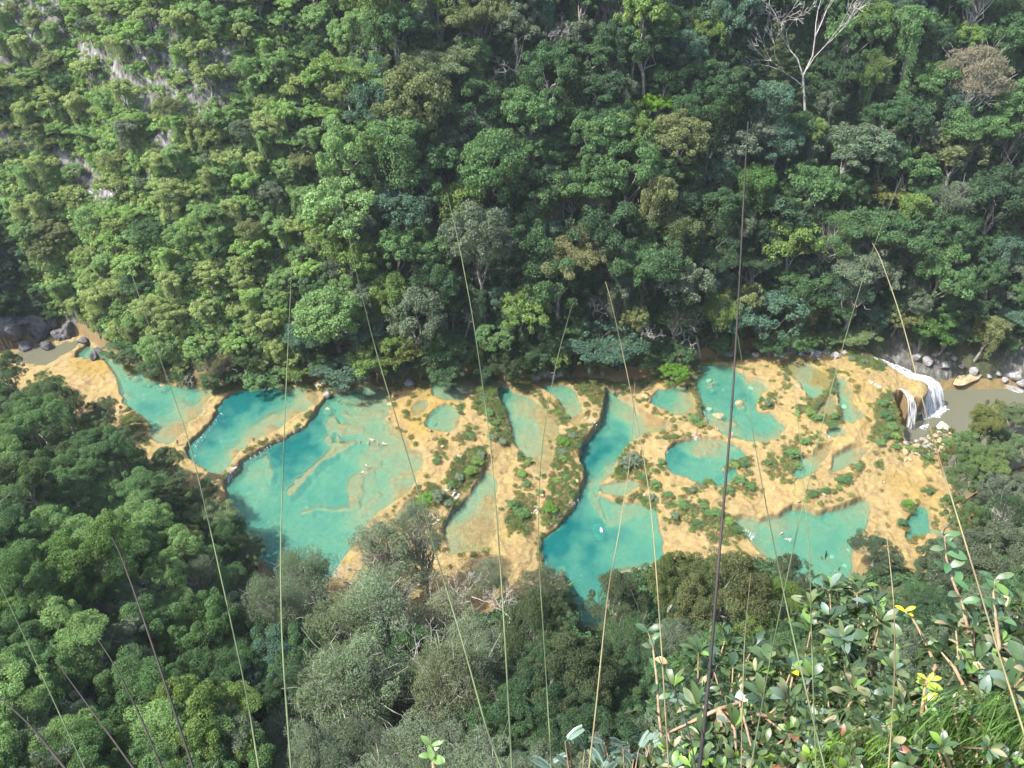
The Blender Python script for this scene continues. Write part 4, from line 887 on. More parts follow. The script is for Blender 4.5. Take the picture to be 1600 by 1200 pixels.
for i, (u, v, hc, s, lab) in enumerate([(640, 960, 8, 1.0, 'leafless pale tree with fine twigs above the gravel patch'), (690, 1060, 8, 1.1, 'bare grey tree with a forked white trunk in the bottom middle'), (545, 905, 7, .9, 'spindly bare tree in front of the misty fall'), (740, 930, 7, .9, 'bare twiggy tree below the sandy lower terrace'), (560, 1120, 6, 1.0, 'fallen-looking bare branches low in the bottom middle'), (620, 890, 6, .8, 'thin leafless tree over the white gravel patch'), (800, 960, 7, .8, 'bare pale tree left of the dark ivy-clad tree')]):
    bare(u, v, hc, s, BN[i % 3], 'bare_tree', lab, rot=(.15*((i*7) % 3-1), .15*((i*5) % 3-1), i*1.7))
# ---- undergrowth: leaf clumps over the whole valley side, one object (stuff)
def scatter_stuff(name, pos, scl, tint, protos, label, cat, seed):
    n = len(pos); rg = np.random.default_rng(seed)
    coll = bpy.data.collections.new(name+'_clumps')
    for k, me in enumerate(protos):
        o = bpy.data.objects.new(f'{name}_clump', me); coll.objects.link(o)
    me = bpy.data.meshes.new(name); me.vertices.add(n); me.vertices.foreach_set('co', np.asarray(pos, np.float32).ravel())
    for k, ty, key, dat in (('scl', 'FLOAT', 'value', scl), ('idx', 'INT', 'value', rg.integers(0, len(protos), n)), ('rot', 'FLOAT_VECTOR', 'vector', np.stack([rg.uniform(-.3, .3, n), rg.uniform(-.3, .3, n), rg.uniform(0, 6.28, n)], 1)), ('tint', 'FLOAT_COLOR', 'color', np.concatenate([tint, np.ones((n, 1))], 1))):
        a = me.attributes.new(k, ty, 'POINT'); a.data.foreach_set(key, np.asarray(dat, np.int32 if ty == 'INT' else np.float32).ravel())
    me.update(); o = obj(name, me, label=label, cat=cat, kind='stuff')
    ng = bpy.data.node_groups.new(name, 'GeometryNodeTree')
    ng.interface.new_socket('Geometry', in_out='INPUT', socket_type='NodeSocketGeometry'); ng.interface.new_socket('Geometry', in_out='OUTPUT', socket_type='NodeSocketGeometry')
    gi = ng.nodes.new('NodeGroupInput'); go = ng.nodes.new('NodeGroupOutput')
    ip = ng.nodes.new('GeometryNodeInstanceOnPoints'); ci = ng.nodes.new('GeometryNodeCollectionInfo'); ci.inputs[0].default_value = coll; ci.inputs[1].default_value = True; ci.inputs[2].default_value = True
    ip.inputs['Pick Instance'].default_value = True
    def na(nm, ty):
        a = ng.nodes.new('GeometryNodeInputNamedAttribute'); a.data_type = ty; a.inputs[0].default_value = nm; return a.outputs['Attribute']
    L = ng.links.new
    L(gi.outputs[0], ip.inputs['Points']); L(ci.outputs[0], ip.inputs['Instance']); L(na('idx', 'INT'), ip.inputs['Instance Index'])
    L(na('rot', 'FLOAT_VECTOR'), ip.inputs['Rotation']); L(na('scl', 'FLOAT'), ip.inputs['Scale']); L(ip.outputs[0], go.inputs[0])
    md = o.modifiers.new('scatter', 'NODES'); md.node_group = ng
    return o
UG = []
for k in range(5):
    lv = Leaves(700+k); rg = lv.r
    for j in range(7): lv.clump([rg.normal()*.9, rg.normal()*.9, .5+rg.uniform(0, .7)], rg.uniform(.5, .8), 55, .24, .45, .8, val=rg.uniform(.8, 1.2), hue=rg.uniform(0, .4))
    UG.append(lv.mesh('undergrowth_clump', M_UNDER))
rg = np.random.default_rng(9)
n = 60000
px_ = rg.uniform(-190, 190, n); py_ = np.where(rg.uniform(0, 1, n) < .72, rg.uniform(160, 275, n), rg.uniform(12, 165, n))
zc = coarse(px_, py_); zh = hgt(px_, py_); d1 = py_-yfar(px_); d2 = ynear(px_)-py_
uu, vv = project(px_, py_, zc)
rk = np.zeros(n)
for poly, st in ROCKY: rk = np.maximum(rk, st*sstep(8, -5, poly_sd(poly, uu, vv)))
rk = np.maximum(rk, sstep(14, -6, poly_sd([(395,870),(440,845),(448,900),(420,960),(395,920)], uu, vv)))
ok = (zc >= zh-.4) & (((d1 > 3.0) & (zc > 1)) | ((d2 > 1.5) & (py_ > 30))) & (uu > -120) & (uu < 1720) & (vv > -120) & (vv < 1400) & (rg.uniform(0, 1, n) > rk*.9)
px_, py_, zc, uu, vv, d1, rk = [a[ok] for a in (px_, py_, zc, uu, vv, d1, rk)]
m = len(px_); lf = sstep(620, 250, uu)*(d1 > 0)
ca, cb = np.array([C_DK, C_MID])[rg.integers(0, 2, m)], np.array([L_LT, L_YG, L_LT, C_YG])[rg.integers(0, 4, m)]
tint = (ca*(1-lf[:, None]) + cb*lf[:, None]*1.1)*1.2  # left wall undergrowth lifted likewise, sunlight put into its tint
scatter_stuff('undergrowth', np.stack([px_, py_, zc-.1], 1), rg.uniform(.55, 1.25, m)*(1-.35*np.minimum(1, rk*1.5)), tint, UG, 'leafy undergrowth and creepers covering the valley sides between the trees', 'undergrowth', 3)
print('undergrowth', m)

# ------------------------------------------------------------------ bushes and turf on the travertine terraces
NAMES['bush'] = 'terrace_bush'; LOOK['bush'] = 'terrace bush'; TREE['bush'] = TREE['shrub']
bushes = [(755,625,1.6),(765,645,1.8),(775,660,1.5),(750,608,1.3),(770,685,1.4),(785,690,1.4),(735,682,1.4),(725,692,1.2),(720,645,1),(715,605,.9),(745,720,2),(735,737,2),(752,710,1.5),(718,747,1.6),(705,757,1.4),(665,780,2.6),(685,775,2.2),(700,788,1.6),(652,792,1.5),
 (815,715,1.2),(826,722,1.2),(815,740,1.5),(822,757,1.3),(808,762,1.2),(800,790,2),(815,802,2),(860,795,2.5),(870,805,1.5),(882,690,2),(895,680,1.4),(903,697,1.3),(878,707,1.3),(880,717,1.3),(868,750,1.5),(885,745,1.4),(845,630,1),(870,645,1),(876,660,1),(886,650,1),
 (990,718,3.6),(975,727,2),(1035,722,1.3),(1022,735,1),(1085,655,1.6),(1095,664,1.3),(1090,640,1),(1085,590,1.2),(1083,610,1),(1055,682,1.2),(1040,685,1),(1200,630,2),(1225,615,1.2),(1245,647,1.3),(1228,590,1.3),(1265,645,2),(1277,652,1.8),(1300,612,1.3),(1303,650,1.6),(1300,667,1.4),
 (1240,710,2),(1246,727,1.8),(1260,690,1.6),(1165,725,1.8),(1148,726,1.4),(1200,722,1.3),(1155,750,1.8),(1172,760,1.8),(1138,766,1.5),(1025,757,1.6),(1008,746,1.4),(1045,772,1.5),(1000,768,1.2),(1018,778,1.7),(1080,766,1.4),(1095,760,1.3),(1065,787,1.6),(1100,790,1.5),(1108,803,1.4),(1122,802,1.6),(1140,815,1.6),(1152,828,1.4),(1115,832,1.2),(1055,807,1.6),(1090,817,1.4),
 (1385,650,2.2),(1395,667,2.1),(1380,630,1.7),(1400,682,1.8),(1386,682,1.7),(1375,692,1.5),(1402,698,1.5),(1425,702,1.5),(1450,717,1.6),(1270,772,1.4),(1290,766,1.6),(1320,750,1.7),(1340,730,1.3),(1370,727,1.2),(1310,762,1.2),(1420,787,1.6),(1432,797,1.4),(1410,817,1.6),(1450,767,1.3),(640,735,.9),(682,720,1.3),(690,700,1.1),(845,768,1.0),(1330,560,1.3),(1350,565,1.4)]
rb = random.Random(3)
for i, (u, v, r) in enumerate(bushes):
    c = rb.choice([C_MID, C_LT, C_YG, C_GREY, C_LT])
    if (u, v) in ((665,780), (860,795), (882,690), (1420,787)): c = (.09, .20, .03); CNAME[c] = 'bright green'
    if u == 990: c = (.12, .16, .11); CNAME[c] = 'silvery green'
    if r < 1.25 and i % 2: continue
    c = tuple(q*1.3 for q in c); CNAME.setdefault(c, CNAME[tuple(q/1.3 for q in c)] if tuple(q/1.3 for q in c) in CNAME else 'fresh green')
    auto('bush', u, v, r*rb.uniform(.75, .95), c, seed=i, hs=rb.uniform(.5, .75), design=i)
TF = []
for k in range(4):
    lv = Leaves(800+k); rg = lv.r
    nb = 150; a = rg.uniform(0, 6.28, nb); rr = rg.uniform(0, 1, nb)**.5
    C = np.stack([rr*np.cos(a), rr*np.sin(a), .25+rg.uniform(0, .35, nb)], 1); Nn = unit(np.stack([np.cos(a)*.7, np.sin(a)*.7, rg.uniform(.2, .9, nb)], 1)+rg.normal(size=(nb, 3))*.3)
    lv.at(C, Nn, rg.uniform(.12, .26, nb), .3, np.clip(rg.normal(1, .18, nb), .5, 1.6), np.clip(rg.normal(.35, .2, nb), 0, 1)); TF.append(lv.mesh('turf_clump', M_UNDER))
rg = np.random.default_rng(31)
wgt = MASK[..., 1]*(HT > ZC-.1)*(X > -115); wgt = np.where(wgt > .12, wgt*.8, 0) + .0035*((HT > ZC) & (MASK[..., 2] < .05) & (hm > .9) & (X > -40))
for nm, lv_, poly, snd in POOLS: wgt = np.where((SD[nm] < 2.5), wgt*.02, wgt)
edge_n = fbm(X*.11, Y*.11, 66, 3)
for nm, lv_, poly, snd in POOLS:
    if nm not in ('p1', 'p2', 'pu'): wgt = wgt + .22*((SD[nm] > 2.5) & (SD[nm] < 8))*(edge_n > .08)*(HT > ZC)*(MASK[..., 2] < .1)
for (u_, v_, r_) in bushes: wgt = wgt + .5*np.exp(-(((U0-u_)/(r_*6.5))**2+((V0-v_)/(r_*4.5))**2))*(HT > ZC)*(MASK[..., 2] < .1)
pr = (wgt/wgt.sum()).ravel(); NT = 10000; ids = rg.choice(X.size, NT, p=pr)
pos = np.stack([X.ravel()[ids]+rg.uniform(-.2, .2, NT), Y.ravel()[ids]+rg.uniform(-.2, .2, NT), Zg.ravel()[ids]-.05], 1)
tint = np.array([C_LT, C_YG, C_LT, C_GOLD, (.30, .23, .10), (.24, .19, .08)])[rg.integers(0, 6, NT)]
scatter_stuff('turf', pos, rg.uniform(.3, .85, NT), tint, TF, 'low tufts of grass and herbs on the ledges of the travertine terraces', 'turf', 4)

# ------------------------------------------------------------------ rocks
def rock_mesh(seed, mat, sub=3, rough=.35):
    import bmesh
    bm = bmesh.new(); bmesh.ops.create_icosphere(bm, subdivisions=sub, radius=1)
    rg = np.random.default_rng(seed); pl = [(unit(rg.normal(size=3)), rg.uniform(.55, .95)) for _ in range(12)]
    P = np.array([v.co[:] for v in bm.verts])
    for n_, d_ in pl:
        q = P@n_; P = P - np.where(q > d_, (q-d_)*.9, 0)[:, None]*n_
    P *= (1+rough*.35*(fbm(P[:, 0]*1.7+seed, P[:, 1]*1.7+P[:, 2]*1.3, seed, 3)))[:, None]
    for v, p in zip(bm.verts, P): v.co = p
    me = bpy.data.meshes.new('rock'); bm.to_mesh(me); bm.free(); me.materials.append(mat); return me
RK = [rock_mesh(i, M_ROCK) for i in range(5)]; M_DARKROCK = rock_mat('gorge_stone', (.022, .021, .023), (.105, .10, .105), .2); RG = [rock_mesh(60+i, M_DARKROCK, 3, .7) for i in range(5)]; RT = [rock_mesh(20+i, M_TANROCK) for i in range(3)]; RP = [rock_mesh(40+i, M_PALEROCK, 3, .2) for i in range(2)]
def rock(u, v, r, lib, label, name='boulder', cat='rock', group=None, sink=.3, sc=(1, 1, .7), k=0, zabs=None):
    x, y, z, t = locate(u, v)
    rg = random.Random(int(u*7+v))
    o = obj(name, lib[k % len(lib)], loc=(x, y, (z if zabs is None else zabs)+r*sc[2]*(1-2*sink)*.5), rot=(rg.uniform(-.3, .3), rg.uniform(-.3, .3), rg.uniform(0, 6.28)), scale=tuple(r*q for q in sc), label=label, cat=cat, group=group)
    if label is None: rpend.append((o, ('small ' if r < .9 and name != 'rubble_rock' else '')+(('tan ' if lib is RT else 'grey ')+('little ' if r < .7 else '') if name == 'rubble_rock' else '')+RPH[name], u, v))
    return o
RPH = {'gorge_rock': 'jagged grey gorge rock', 'bank_rock': 'grey boulder on the far bank', 'pool_stone': 'stone under the water', 'rubble_rock': 'broken rock of the rubble pile', 'loose_block': 'loose tan block'}; rpend = []
rock(937, 836, 2.0, RP, 'pale rounded boulder sunk in the turquoise pool', 'sunken_boulder', sc=(.8, 1.25, .9), sink=.1, zabs=-2.35)
rock(515, 646, 1.5, RT, 'tan boulder standing in the water at the end of the second rim', sc=(.9, 1.3, .9))
rock(511, 623, 1.1, RK, 'small grey-white rock at the far edge beside the tan boulder', k=1)
rock(680, 665, .75, RT, 'round tan stone in the middle of a little green pool', k=1)
rock(1318, 638, 1.0, RP, 'white rock beside the narrow green channel', k=1)
rock(1472, 668, 1.7, RP, 'big white boulder at the end of the rubble pile', k=0)
rock(610, 634, .9, RT, 'small brown rock on the edge of the yellow terrace', k=2)
rock(1008, 622, 1.2, RT, 'brown rock under the trees beside the small shaded pool', k=0)
for i, (u, v, r) in enumerate([(22,528,2.5),(60,520,3.0),(95,528,2.2),(5,540,2.0),(40,545,1.8),(75,545,1.6),(110,520,2.0),(130,535,1.2),(148,560,1.2),(155,552,1.4),(10,515,2.4),(85,508,2.0),(35,512,2.2)]):
    rock(u, v, r*1.2, RG, None, 'gorge_rock', group='rocks of the gorge', sc=(1, .9, 1.1), k=i)
fb = [(1125,548),(1140,552),(1165,552),(1180,556),(1200,552),(1215,556),(1235,550),(1250,556),(1262,548),(1275,556),(1290,552),(1305,558),(1320,552),(850,586),(862,590),(875,588),(838,590),(1430,560),(1450,566),(1475,572),(1500,575),(1520,583),(1545,590),(1570,596),(1595,600),(1460,556),(1490,562),(1560,585),(1585,588),(215,594),(235,604),(255,608),(440,606),(500,604),(640,602),(700,594)]
for i, (u, v) in enumerate(fb):
    rock(u, v, rb.uniform(.9, 2.0), RK if u > 500 else RT, None, 'bank_rock', group='boulders along the far bank', k=i)
rock(1510, 592, 3.4, RT, 'flat tan sandstone slab lying at the far edge of the muddy river', 'rock_slab', sc=(1.5, .7, .14), sink=.3)
rock(1585, 608, 3.0, RK, 'low grey rock ledge at the right end of the far bank', 'rock_slab', sc=(1.7, .6, .16), sink=.3, k=1)
for i, (u, v, r) in enumerate([(1100,600,.9),(1108,596,1.1),(1118,598,.8),(1112,612,1.0),(1125,625,.9),(1108,640,1.0),(1155,632,1.4),(1172,608,1.0),(1118,652,2.2),(1130,610,.7),(1098,582,.8)]):
    rock(u, v, r, RP if i % 2 else RT, None, 'pool_stone', group='stones in the stony pool', sc=(1, .9, .45), k=i)
for i, (u, v, r) in enumerate([(1300,870,.7),(1320,885,.6),(1310,900,.8),(1295,905,.55),(1325,860,.5)]):
    rock(u, v, r, RP, None, 'pool_stone', group='stones in the two-swimmer pool', sc=(1, .9, .4), k=i)
# rubble pile at the foot of the terraces
for i in range(60):
    u = 1447+rb.uniform(-1, 1)*40; v = 696+rb.uniform(-1, 1)*18-(u-1447)*.35
    rock(u, v, rb.uniform(.35, 1.0), RT if rb.random() < .55 else RK, None, 'rubble_rock', group='rocks of the rubble pile', k=i)
for i in range(40):
    u, v = rb.choice([(1090, 650), (1000, 790), (1230, 760), (1300, 775), (760, 700), (660, 690), (880, 770), (1380, 770), (700, 720), (1180, 770)]); u += rb.gauss(0, 34); v += rb.gauss(0, 16)
    x, y, z, t = locate(u, v)
    if any(SD[nm][min(NYg-1, int((y-GY0)/GS)), min(NXg-1, max(0, int((x-GX0)/GS)))] < 2 for nm, *_ in POOLS): continue
    rock(u, v, rb.uniform(.3, .7), RT, None, 'loose_block', group='loose blocks on the terraces', k=i)

# ------------------------------------------------------------------ falling water
def plane_pt(u, v, z):
    r = ray(u, v); return CAM + r*((z-CAM[2])/r[2])
def ribbon(Vs, Fs, n0, path, wid, side):
    P = np.asarray(path); m = len(P); w_ = np.broadcast_to(wid, (m,))[:, None]
    Vs.append(np.stack([P - side*w_, P + np.array([0, -.35, .25])*w_*.8, P + side*w_], 1).reshape(-1, 3))
    i = np.arange(m-1)[:, None]*3 + np.arange(2)[None]
    Fs.append(np.stack([i, i+1, i+4, i+3], -1).reshape(-1, 4)+n0); return n0+3*m
def strands(A, B, zt, zb, n, rng, wid=(.12, .3), arc=.75, jit=.3, pow_=2.0, follow=False):
    """n strands of water from lip segment A to foot segment B (each two ground points)"""
    Vs, Fs, n0 = [], [], 0
    for k in range(n):
        s = (k+rng.uniform(0, 1))/n; a = A[0]*(1-s)+A[1]*s; b = B[0]*(1-s)+B[1]*s; b = b + rng.normal(size=3)*jit
        t = np.linspace(0, 1, 9); xy = a[None, :2] + (b-a)[None, :2]*(t**arc)[:, None]
        z = zt - (zt-zb)*t**pow_
        if follow: z = np.maximum(z, hgt(xy[:, 0], xy[:, 1])+.06)
        P = np.concatenate([xy, z[:, None]], 1); P[1:-1] += rng.normal(size=(7, 3))*.06
        d = (A[1]-A[0]); d = d*np.array([1, 1, 0]); sd = unit(d[None])[0] if np.linalg.norm(d) > .05 else np.array([.8, .6, 0])
        n0 = ribbon(Vs, Fs, n0, P, rng.uniform(*wid)*np.linspace(.8, 1.5, 9), sd)
    return np.concatenate(Vs), np.concatenate(Fs)
rngw = np.random.default_rng(4)
wf = bpy.data.objects.new('waterfall', None); col.objects.link(wf); tag(wf, 'white waterfall pouring off the terraces into the muddy river', 'waterfall')
def fall_sheet(A, B, zt, zb, ns, rng, arc=.6, bulge=.5, jit=.25, su=7.0, sv=1.3):
    """a lofted curtain of water between a lip and its foot, with streaks along the flow"""
    nt_ = 16; s = np.linspace(0, 1, ns)[:, None]; t = np.linspace(0, 1, nt_)[None]
    ea = 1 - .12*np.abs(fbm(s*5, s*0+3, 91, 3))
    x = (A[0][0]*(1-s)+A[1][0]*s)*(1-t**arc) + (B[0][0]*(1-s)+B[1][0]*s)*t**arc; y = (A[0][1]*(1-s)+A[1][1]*s)*(1-t**arc) + (B[0][1]*(1-s)+B[1][1]*s)*t**arc
    z = zt - (zt-zb)*t**(2.0*ea) + .2*np.sin(s*math.pi)*(1-t); w_ = fbm(s*9+0*t, t*1.2+0*s, 92, 3)*bulge + fbm(s*30+0*t, t*2+0*s, 93, 2)*jit
    x = x + w_*.6; y = y - w_*.8; z = z + w_*.3
    V = np.stack([x, y, z], -1).reshape(-1, 3); fl = np.stack([s*su*2+0*t, t*sv*2+0*s, 0*s*t], -1).reshape(-1, 3)
    return mesh_np('falling_water', V, grid_faces(nt_, ns), M_FALL, True, {'flow': ('FLOAT_VECTOR', fl)})
A = [plane_pt(1402, 582, .6), plane_pt(1440, 590, .3)]; B = [plane_pt(1442, 654, -8), plane_pt(1474, 636, -8)]
obj('falling_water', fall_sheet(A, B, 1.0, -7.9, 48, rngw), wf)
obj('falling_water', fall_sheet(A, B, 1.25, -7.9, 40, rngw, .64, .8, .5, 5.0), wf)
Vs, Fs, n0 = [], [], 0
for k in range(15):
    o_ = rngw.normal()*.9; t = np.linspace(0, 1, 14); uu_ = 1336+(1425-1336)*t; vv_ = 559+(588-559)*t**1.15
    P = np.array([plane_pt(a, b, 0) for a, b in zip(uu_, vv_)]); P[:, 1] += o_*(1.2-.4*t); P[:, 2] = [float(hgt(p[0], p[1]))+.15 for p in P]; P[:, 2] = np.maximum(P[:, 2], np.linspace(1.2, .7, 14)); P += rngw.normal(size=P.shape)*.08
    n0 = ribbon(Vs, Fs, n0, P, rngw.uniform(.08, .25), np.array([0, 1., 0]))
obj('rapids', mesh_np('rapids', np.concatenate(Vs), np.concatenate(Fs), M_FOAM, True), wf)
def foam_patch(name, pts, z, n, parent, r=(.25, .8)):
    Vs, Fs, n0 = [], [], 0; lv = []
    P = np.array([plane_pt(a, b, z)[:2] for a, b in pts]); tri = rngw.dirichlet(np.ones(len(P))*.7, n)@P
    for p in tri:
        k = 8; a = np.arange(k)*2*math.pi/k; rr = rngw.uniform(*r)*rngw.uniform(.6, 1.2, k)
        ring = np.stack([p[0]+rr*np.cos(a), p[1]+rr*np.sin(a), np.full(k, z)+rngw.uniform(0, .05)], 1)
        Vs.append(np.concatenate([ring, [[p[0], p[1], z+.12+rngw.uniform(0, .2)]]])); i = np.arange(k)
        Fs.append(np.stack([i, (i+1) % k, np.full(k, k)], -1)+n0); n0 += k+1
    return obj(name, mesh_np(name, np.concatenate(Vs), np.concatenate(Fs), M_FOAM, True), parent)
foam_patch('foam', [(1440, 656), (1482, 640), (1478, 628), (1455, 645), (1468, 652)], -7.95, 330, wf, (.12, .42))
w2 = bpy.data.objects.new('waterfall', None); col.objects.link(w2); tag(w2, 'thin veil of water falling over the dark hollow left of the big waterfall', 'waterfall')
obj('falling_water', fall_sheet([plane_pt(1404, 608, .4), plane_pt(1413, 612, .2)], [plane_pt(1416, 668, -8), plane_pt(1428, 672, -8)], .7, -7.9, 26, rngw, .5, .4, .3, 5.0), w2)
foam_patch('foam', [(1436, 668), (1452, 662), (1446, 672)], -7.95, 50, w2, (.1, .3))
casc = [  # lip from, lip to, upper z, lower z, strands, run-out, label
 ((302,697),(344,646),6.05,5.2,20,.5,'row of small white spills along the first tan rim'),
 ((350,749),(368,730),5.2,4.2,18,.8,'white foamy spill at the near end of the second rim'),
 ((380,722),(470,666),5.2,4.2,16,.4,'little drips along the second tan rim'),
 ((702,757),(722,775),3.9,1.8,6,1.6,'short white fall dropping into the sandy lower pool'),
 ((672,800),(690,815),3.6,1.8,5,1.5,'white fall behind the bright green bush on the lower terrace'),
 ((788,662),(796,668),3.4,2.4,6,.9,'thin spill into the sandy middle pool'),
 ((918,652),(934,664),2.0,-.2,9,.9,'white spill into the narrow turquoise inlet'),
 ((832,775),(842,800),2.0,.0,9,1.2,'pale wet streak running down the vegetated step'),
 ((850,826),(905,778),1.0,-.2,18,.6,'row of tiny spills at the foot of the vegetated step'),
 ((1099,644),(1103,660),1.9,1.3,8,.6,'small white spill beside the terrace bush of the stony pool'),
 ((1078,680),(1090,683),1.3,.6,9,.6,'white spill into the round teal pool'),
 ((1040,698),(1044,706),1.2,.6,5,.4,'tiny spill at the left end of the round teal pool'),
 ((1245,602),(1252,609),2.6,2.2,7,.6,'white spill at the end of the ochre channel'),
 ((1301,598),(1308,606),2.4,1.6,8,.6,'white spill at the head of the narrow green channel'),
 ((1290,677),(1300,684),1.7,1.2,8,.6,'white spill below the narrow green channel'),
 ((1165,826),(1180,836),.2,-.9,5,.6,'white spill at the left corner of the two-swimmer pool'),
 ((1358,596),(1378,606),1.8,.9,14,1.2,'foamy rill crossing the terrace toward the waterfall'),
]
for a, b, zt, zb, n, run, lab in casc:
    pa, pb = plane_pt(*a, zt), plane_pt(*b, zt); d = unit((pb-pa)[None])[0]; nrm = np.array([-d[1], d[0], 0]); 
    if nrm[1] > 0: nrm = -nrm
    V1, F1 = strands([pa, pb], [pa+nrm*run, pb+nrm*run], zt+.08, zb+.05, n, rngw, (.035, .11), .6, .16, follow=True)
    obj('cascade', mesh_np('cascade', V1, F1, M_FOAM, True), label=lab, cat='cascade', kind='stuff')

# ------------------------------------------------------------------ people
def skin_mesh(name, verts, edges, radii, mat):
    me = bpy.data.meshes.new(name); me.from_pydata([Vector(v) for v in verts], edges, [])
    o = bpy.data.objects.new(name, me); col.objects.link(o)
    md = o.modifiers.new('s', 'SKIN'); 
    for sv, r in zip(me.skin_vertices[0].data, radii): sv.radius = (r, r) if np.isscalar(r) else r
    me.skin_vertices[0].data[0].use_root = True
    o.modifiers.new('ss', 'SUBSURF').levels = 1
    dg = bpy.context.evaluated_depsgraph_get(); m2 = bpy.data.meshes.new_from_object(o.evaluated_get(dg)); m2.name = name
    bpy.data.objects.remove(o); m2.materials.clear(); m2.materials.append(mat)
    for p in m2.polygons: p.use_smooth = True
    return m2
def person_meshes(pose):
    if pose == 'stand':
        v = [(0,0,.92),(0,0,1.12),(0,0,1.36),(0,0,1.48),(0,.01,1.60),(0,.01,1.68), (.09,0,.86),(.10,.02,.48),(.10,0,.08),(.11,-.12,.03), (-.09,0,.86),(-.12,-.03,.48),(-.12,.02,.08),(-.13,-.10,.03), (.19,0,1.38),(.25,.02,1.1),(.24,-.08,.86),(.24,-.1,.77), (-.19,0,1.38),(-.25,.02,1.1),(-.23,-.08,.86),(-.23,-.1,.77)]
    elif pose == 'sit':
        v = [(0,0,.14),(0,.02,.36),(0,0,.62),(0,0,.74),(0,-.01,.86),(0,-.01,.94), (.09,-.04,.13),(.13,-.42,.32),(.14,-.62,.04),(.14,-.74,.02), (-.09,-.04,.13),(-.14,-.40,.34),(-.13,-.60,.04),(-.13,-.72,.02), (.19,0,.64),(.26,-.1,.40),(.2,-.32,.34),(.18,-.4,.34), (-.19,0,.64),(-.27,.1,.38),(-.26,.16,.12),(-.26,.18,.04)]
    elif pose == 'wade':   # standing in the water, arms spread on the surface
        v = [(0,0,.92),(0,0,1.12),(0,0,1.36),(0,0,1.48),(0,.01,1.60),(0,.01,1.68), (.10,0,.86),(.14,.06,.48),(.12,0,.08),(.13,-.12,.03), (-.10,0,.86),(-.14,-.1,.48),(-.16,.02,.08),(-.16,-.10,.03), (.19,0,1.38),(.42,-.08,1.2),(.60,-.2,1.1),(.68,-.24,1.1), (-.19,0,1.38),(-.42,-.05,1.22),(-.58,-.22,1.12),(-.64,-.28,1.12)]
    else:                  # swim, floating on the back/front along -y
        v = [(0,0,0),(0,-.2,.02),(0,-.45,.04),(0,-.57,.08),(0,-.68,.13),(0,-.76,.14), (.09,.06,-.02),(.14,.45,-.06),(.12,.85,-.12),(.12,.97,-.14), (-.09,.06,-.02),(-.2,.42,-.05),(-.16,.82,-.1),(-.16,.94,-.12), (.19,-.46,.03),(.42,-.55,.0),(.55,-.8,.0),(.58,-.88,.0), (-.19,-.46,.03),(-.45,-.4,0),(-.66,-.5,0),(-.74,-.52,0)]
    e = [(0,1),(1,2),(2,3),(3,4),(4,5),(0,6),(6,7),(7,8),(8,9),(0,10),(10,11),(11,12),(12,13),(2,14),(14,15),(15,16),(16,17),(2,18),(18,19),(19,20),(20,21)]
    r = [.13,.12,.14,.055,.09,.085,.085,.06,.042,.035,.085,.06,.042,.035,.06,.045,.036,.03,.06,.045,.036,.03]
    body = skin_mesh('body', v, e, r, M_SKIN)
    hv = np.array(v[5]); nk = np.array(v[4])
    up = unit((hv-nk)[None])[0]
    hair = skin_mesh('hair', [tuple(hv+up*.0+np.array([0, .02, 0])), tuple(hv+up*.05)], [(0, 1)], [.10, .075], M_HAIR)
    wv = np.array(v[0])
    trunks = skin_mesh('swimwear', [tuple(wv), tuple(wv*.45+np.array(v[1])*.55), tuple(wv*.6+np.array(v[7])*.4), tuple(wv*.6+np.array(v[11])*.4)], [(0, 1), (0, 2), (0, 3)], [.145, .135, .098, .098], M_TINTED)
    shirt = skin_mesh('shirt', [tuple(v[1]), tuple(v[2]), tuple(np.array(v[14])*.8+np.array(v[15])*.2), tuple(np.array(v[18])*.8+np.array(v[19])*.2)], [(0, 1), (1, 2), (1, 3)], [.135, .152, .075, .075], M_TINTED)
    return body, hair, trunks, shirt
PM = {k: person_meshes(k) for k in ('stand', 'sit', 'wade', 'swim')}
def person(u, v, pose, rz, label, trunk, shirt=None, z=None, pool=None, group=None):
    x, y, g, t = locate(u, v, .5 if pose in ('stand', 'sit') else 0)
    lv = {p[0]: p[1] for p in POOLS}
    if pool:
        q = plane_pt(u, v, lv[pool]+(.1 if pose == 'swim' else .3)); x, y = q[0], q[1]
        g = lv[pool]+.02 if pose == 'swim' else max(float(hgt(x, y)), lv[pool]-1.05)
    r = bpy.data.objects.new('person', None); col.objects.link(r); r.location = (x, y, g); r.rotation_euler = (0, 0, rz); r.scale = (1.08,)*3
    b, h, s, sh = PM[pose]; obj('body', b, r); obj('hair', h, r); obj('swimwear', s, r, color=trunk)
    if shirt: obj('shirt', sh, r, color=shirt)
    tag(r, label, 'person', group)
WHITE, RED, BLK, BLU, PINK, ORG = (.75, .75, .75), (.5, .05, .04), (.02, .02, .03), (.05, .1, .3), (.6, .25, .28), (.55, .18, .05)
person(397, 690, 'stand', .4, 'person in dark shorts standing on the second tan rim', BLK)
person(406, 691, 'stand', 2.4, 'person in brown shorts walking along the second tan rim', (.2, .1, .05))
person(278, 694, 'stand', 1.0, 'person in a pale shirt standing on the near end of the first rim', BLU, (.5, .6, .7))
person(529, 683, 'wade', .3, 'person in dark swimwear wading near the long sunken ledge', BLK, pool='p3')
person(530, 690, 'wade', 2.0, 'person in pink top wading just below another bather by the sunken ledge', PINK, PINK, pool='p3')
person(562, 690, 'wade', 1.2, 'person in a pink shirt wading alone in the large shallow pool', PINK, PINK, pool='p3')
person(577, 692, 'wade', 4.0, 'person in dark shorts wading in the middle of the bathing group', BLK, pool='p3')
person(580, 686, 'swim', 1.0, 'person in a white shirt floating in the large shallow pool', WHITE, WHITE, pool='p3')
person(591, 694, 'wade', 5.0, 'person in brown swimwear wading right of the bathing group', (.25, .12, .06), pool='p3')
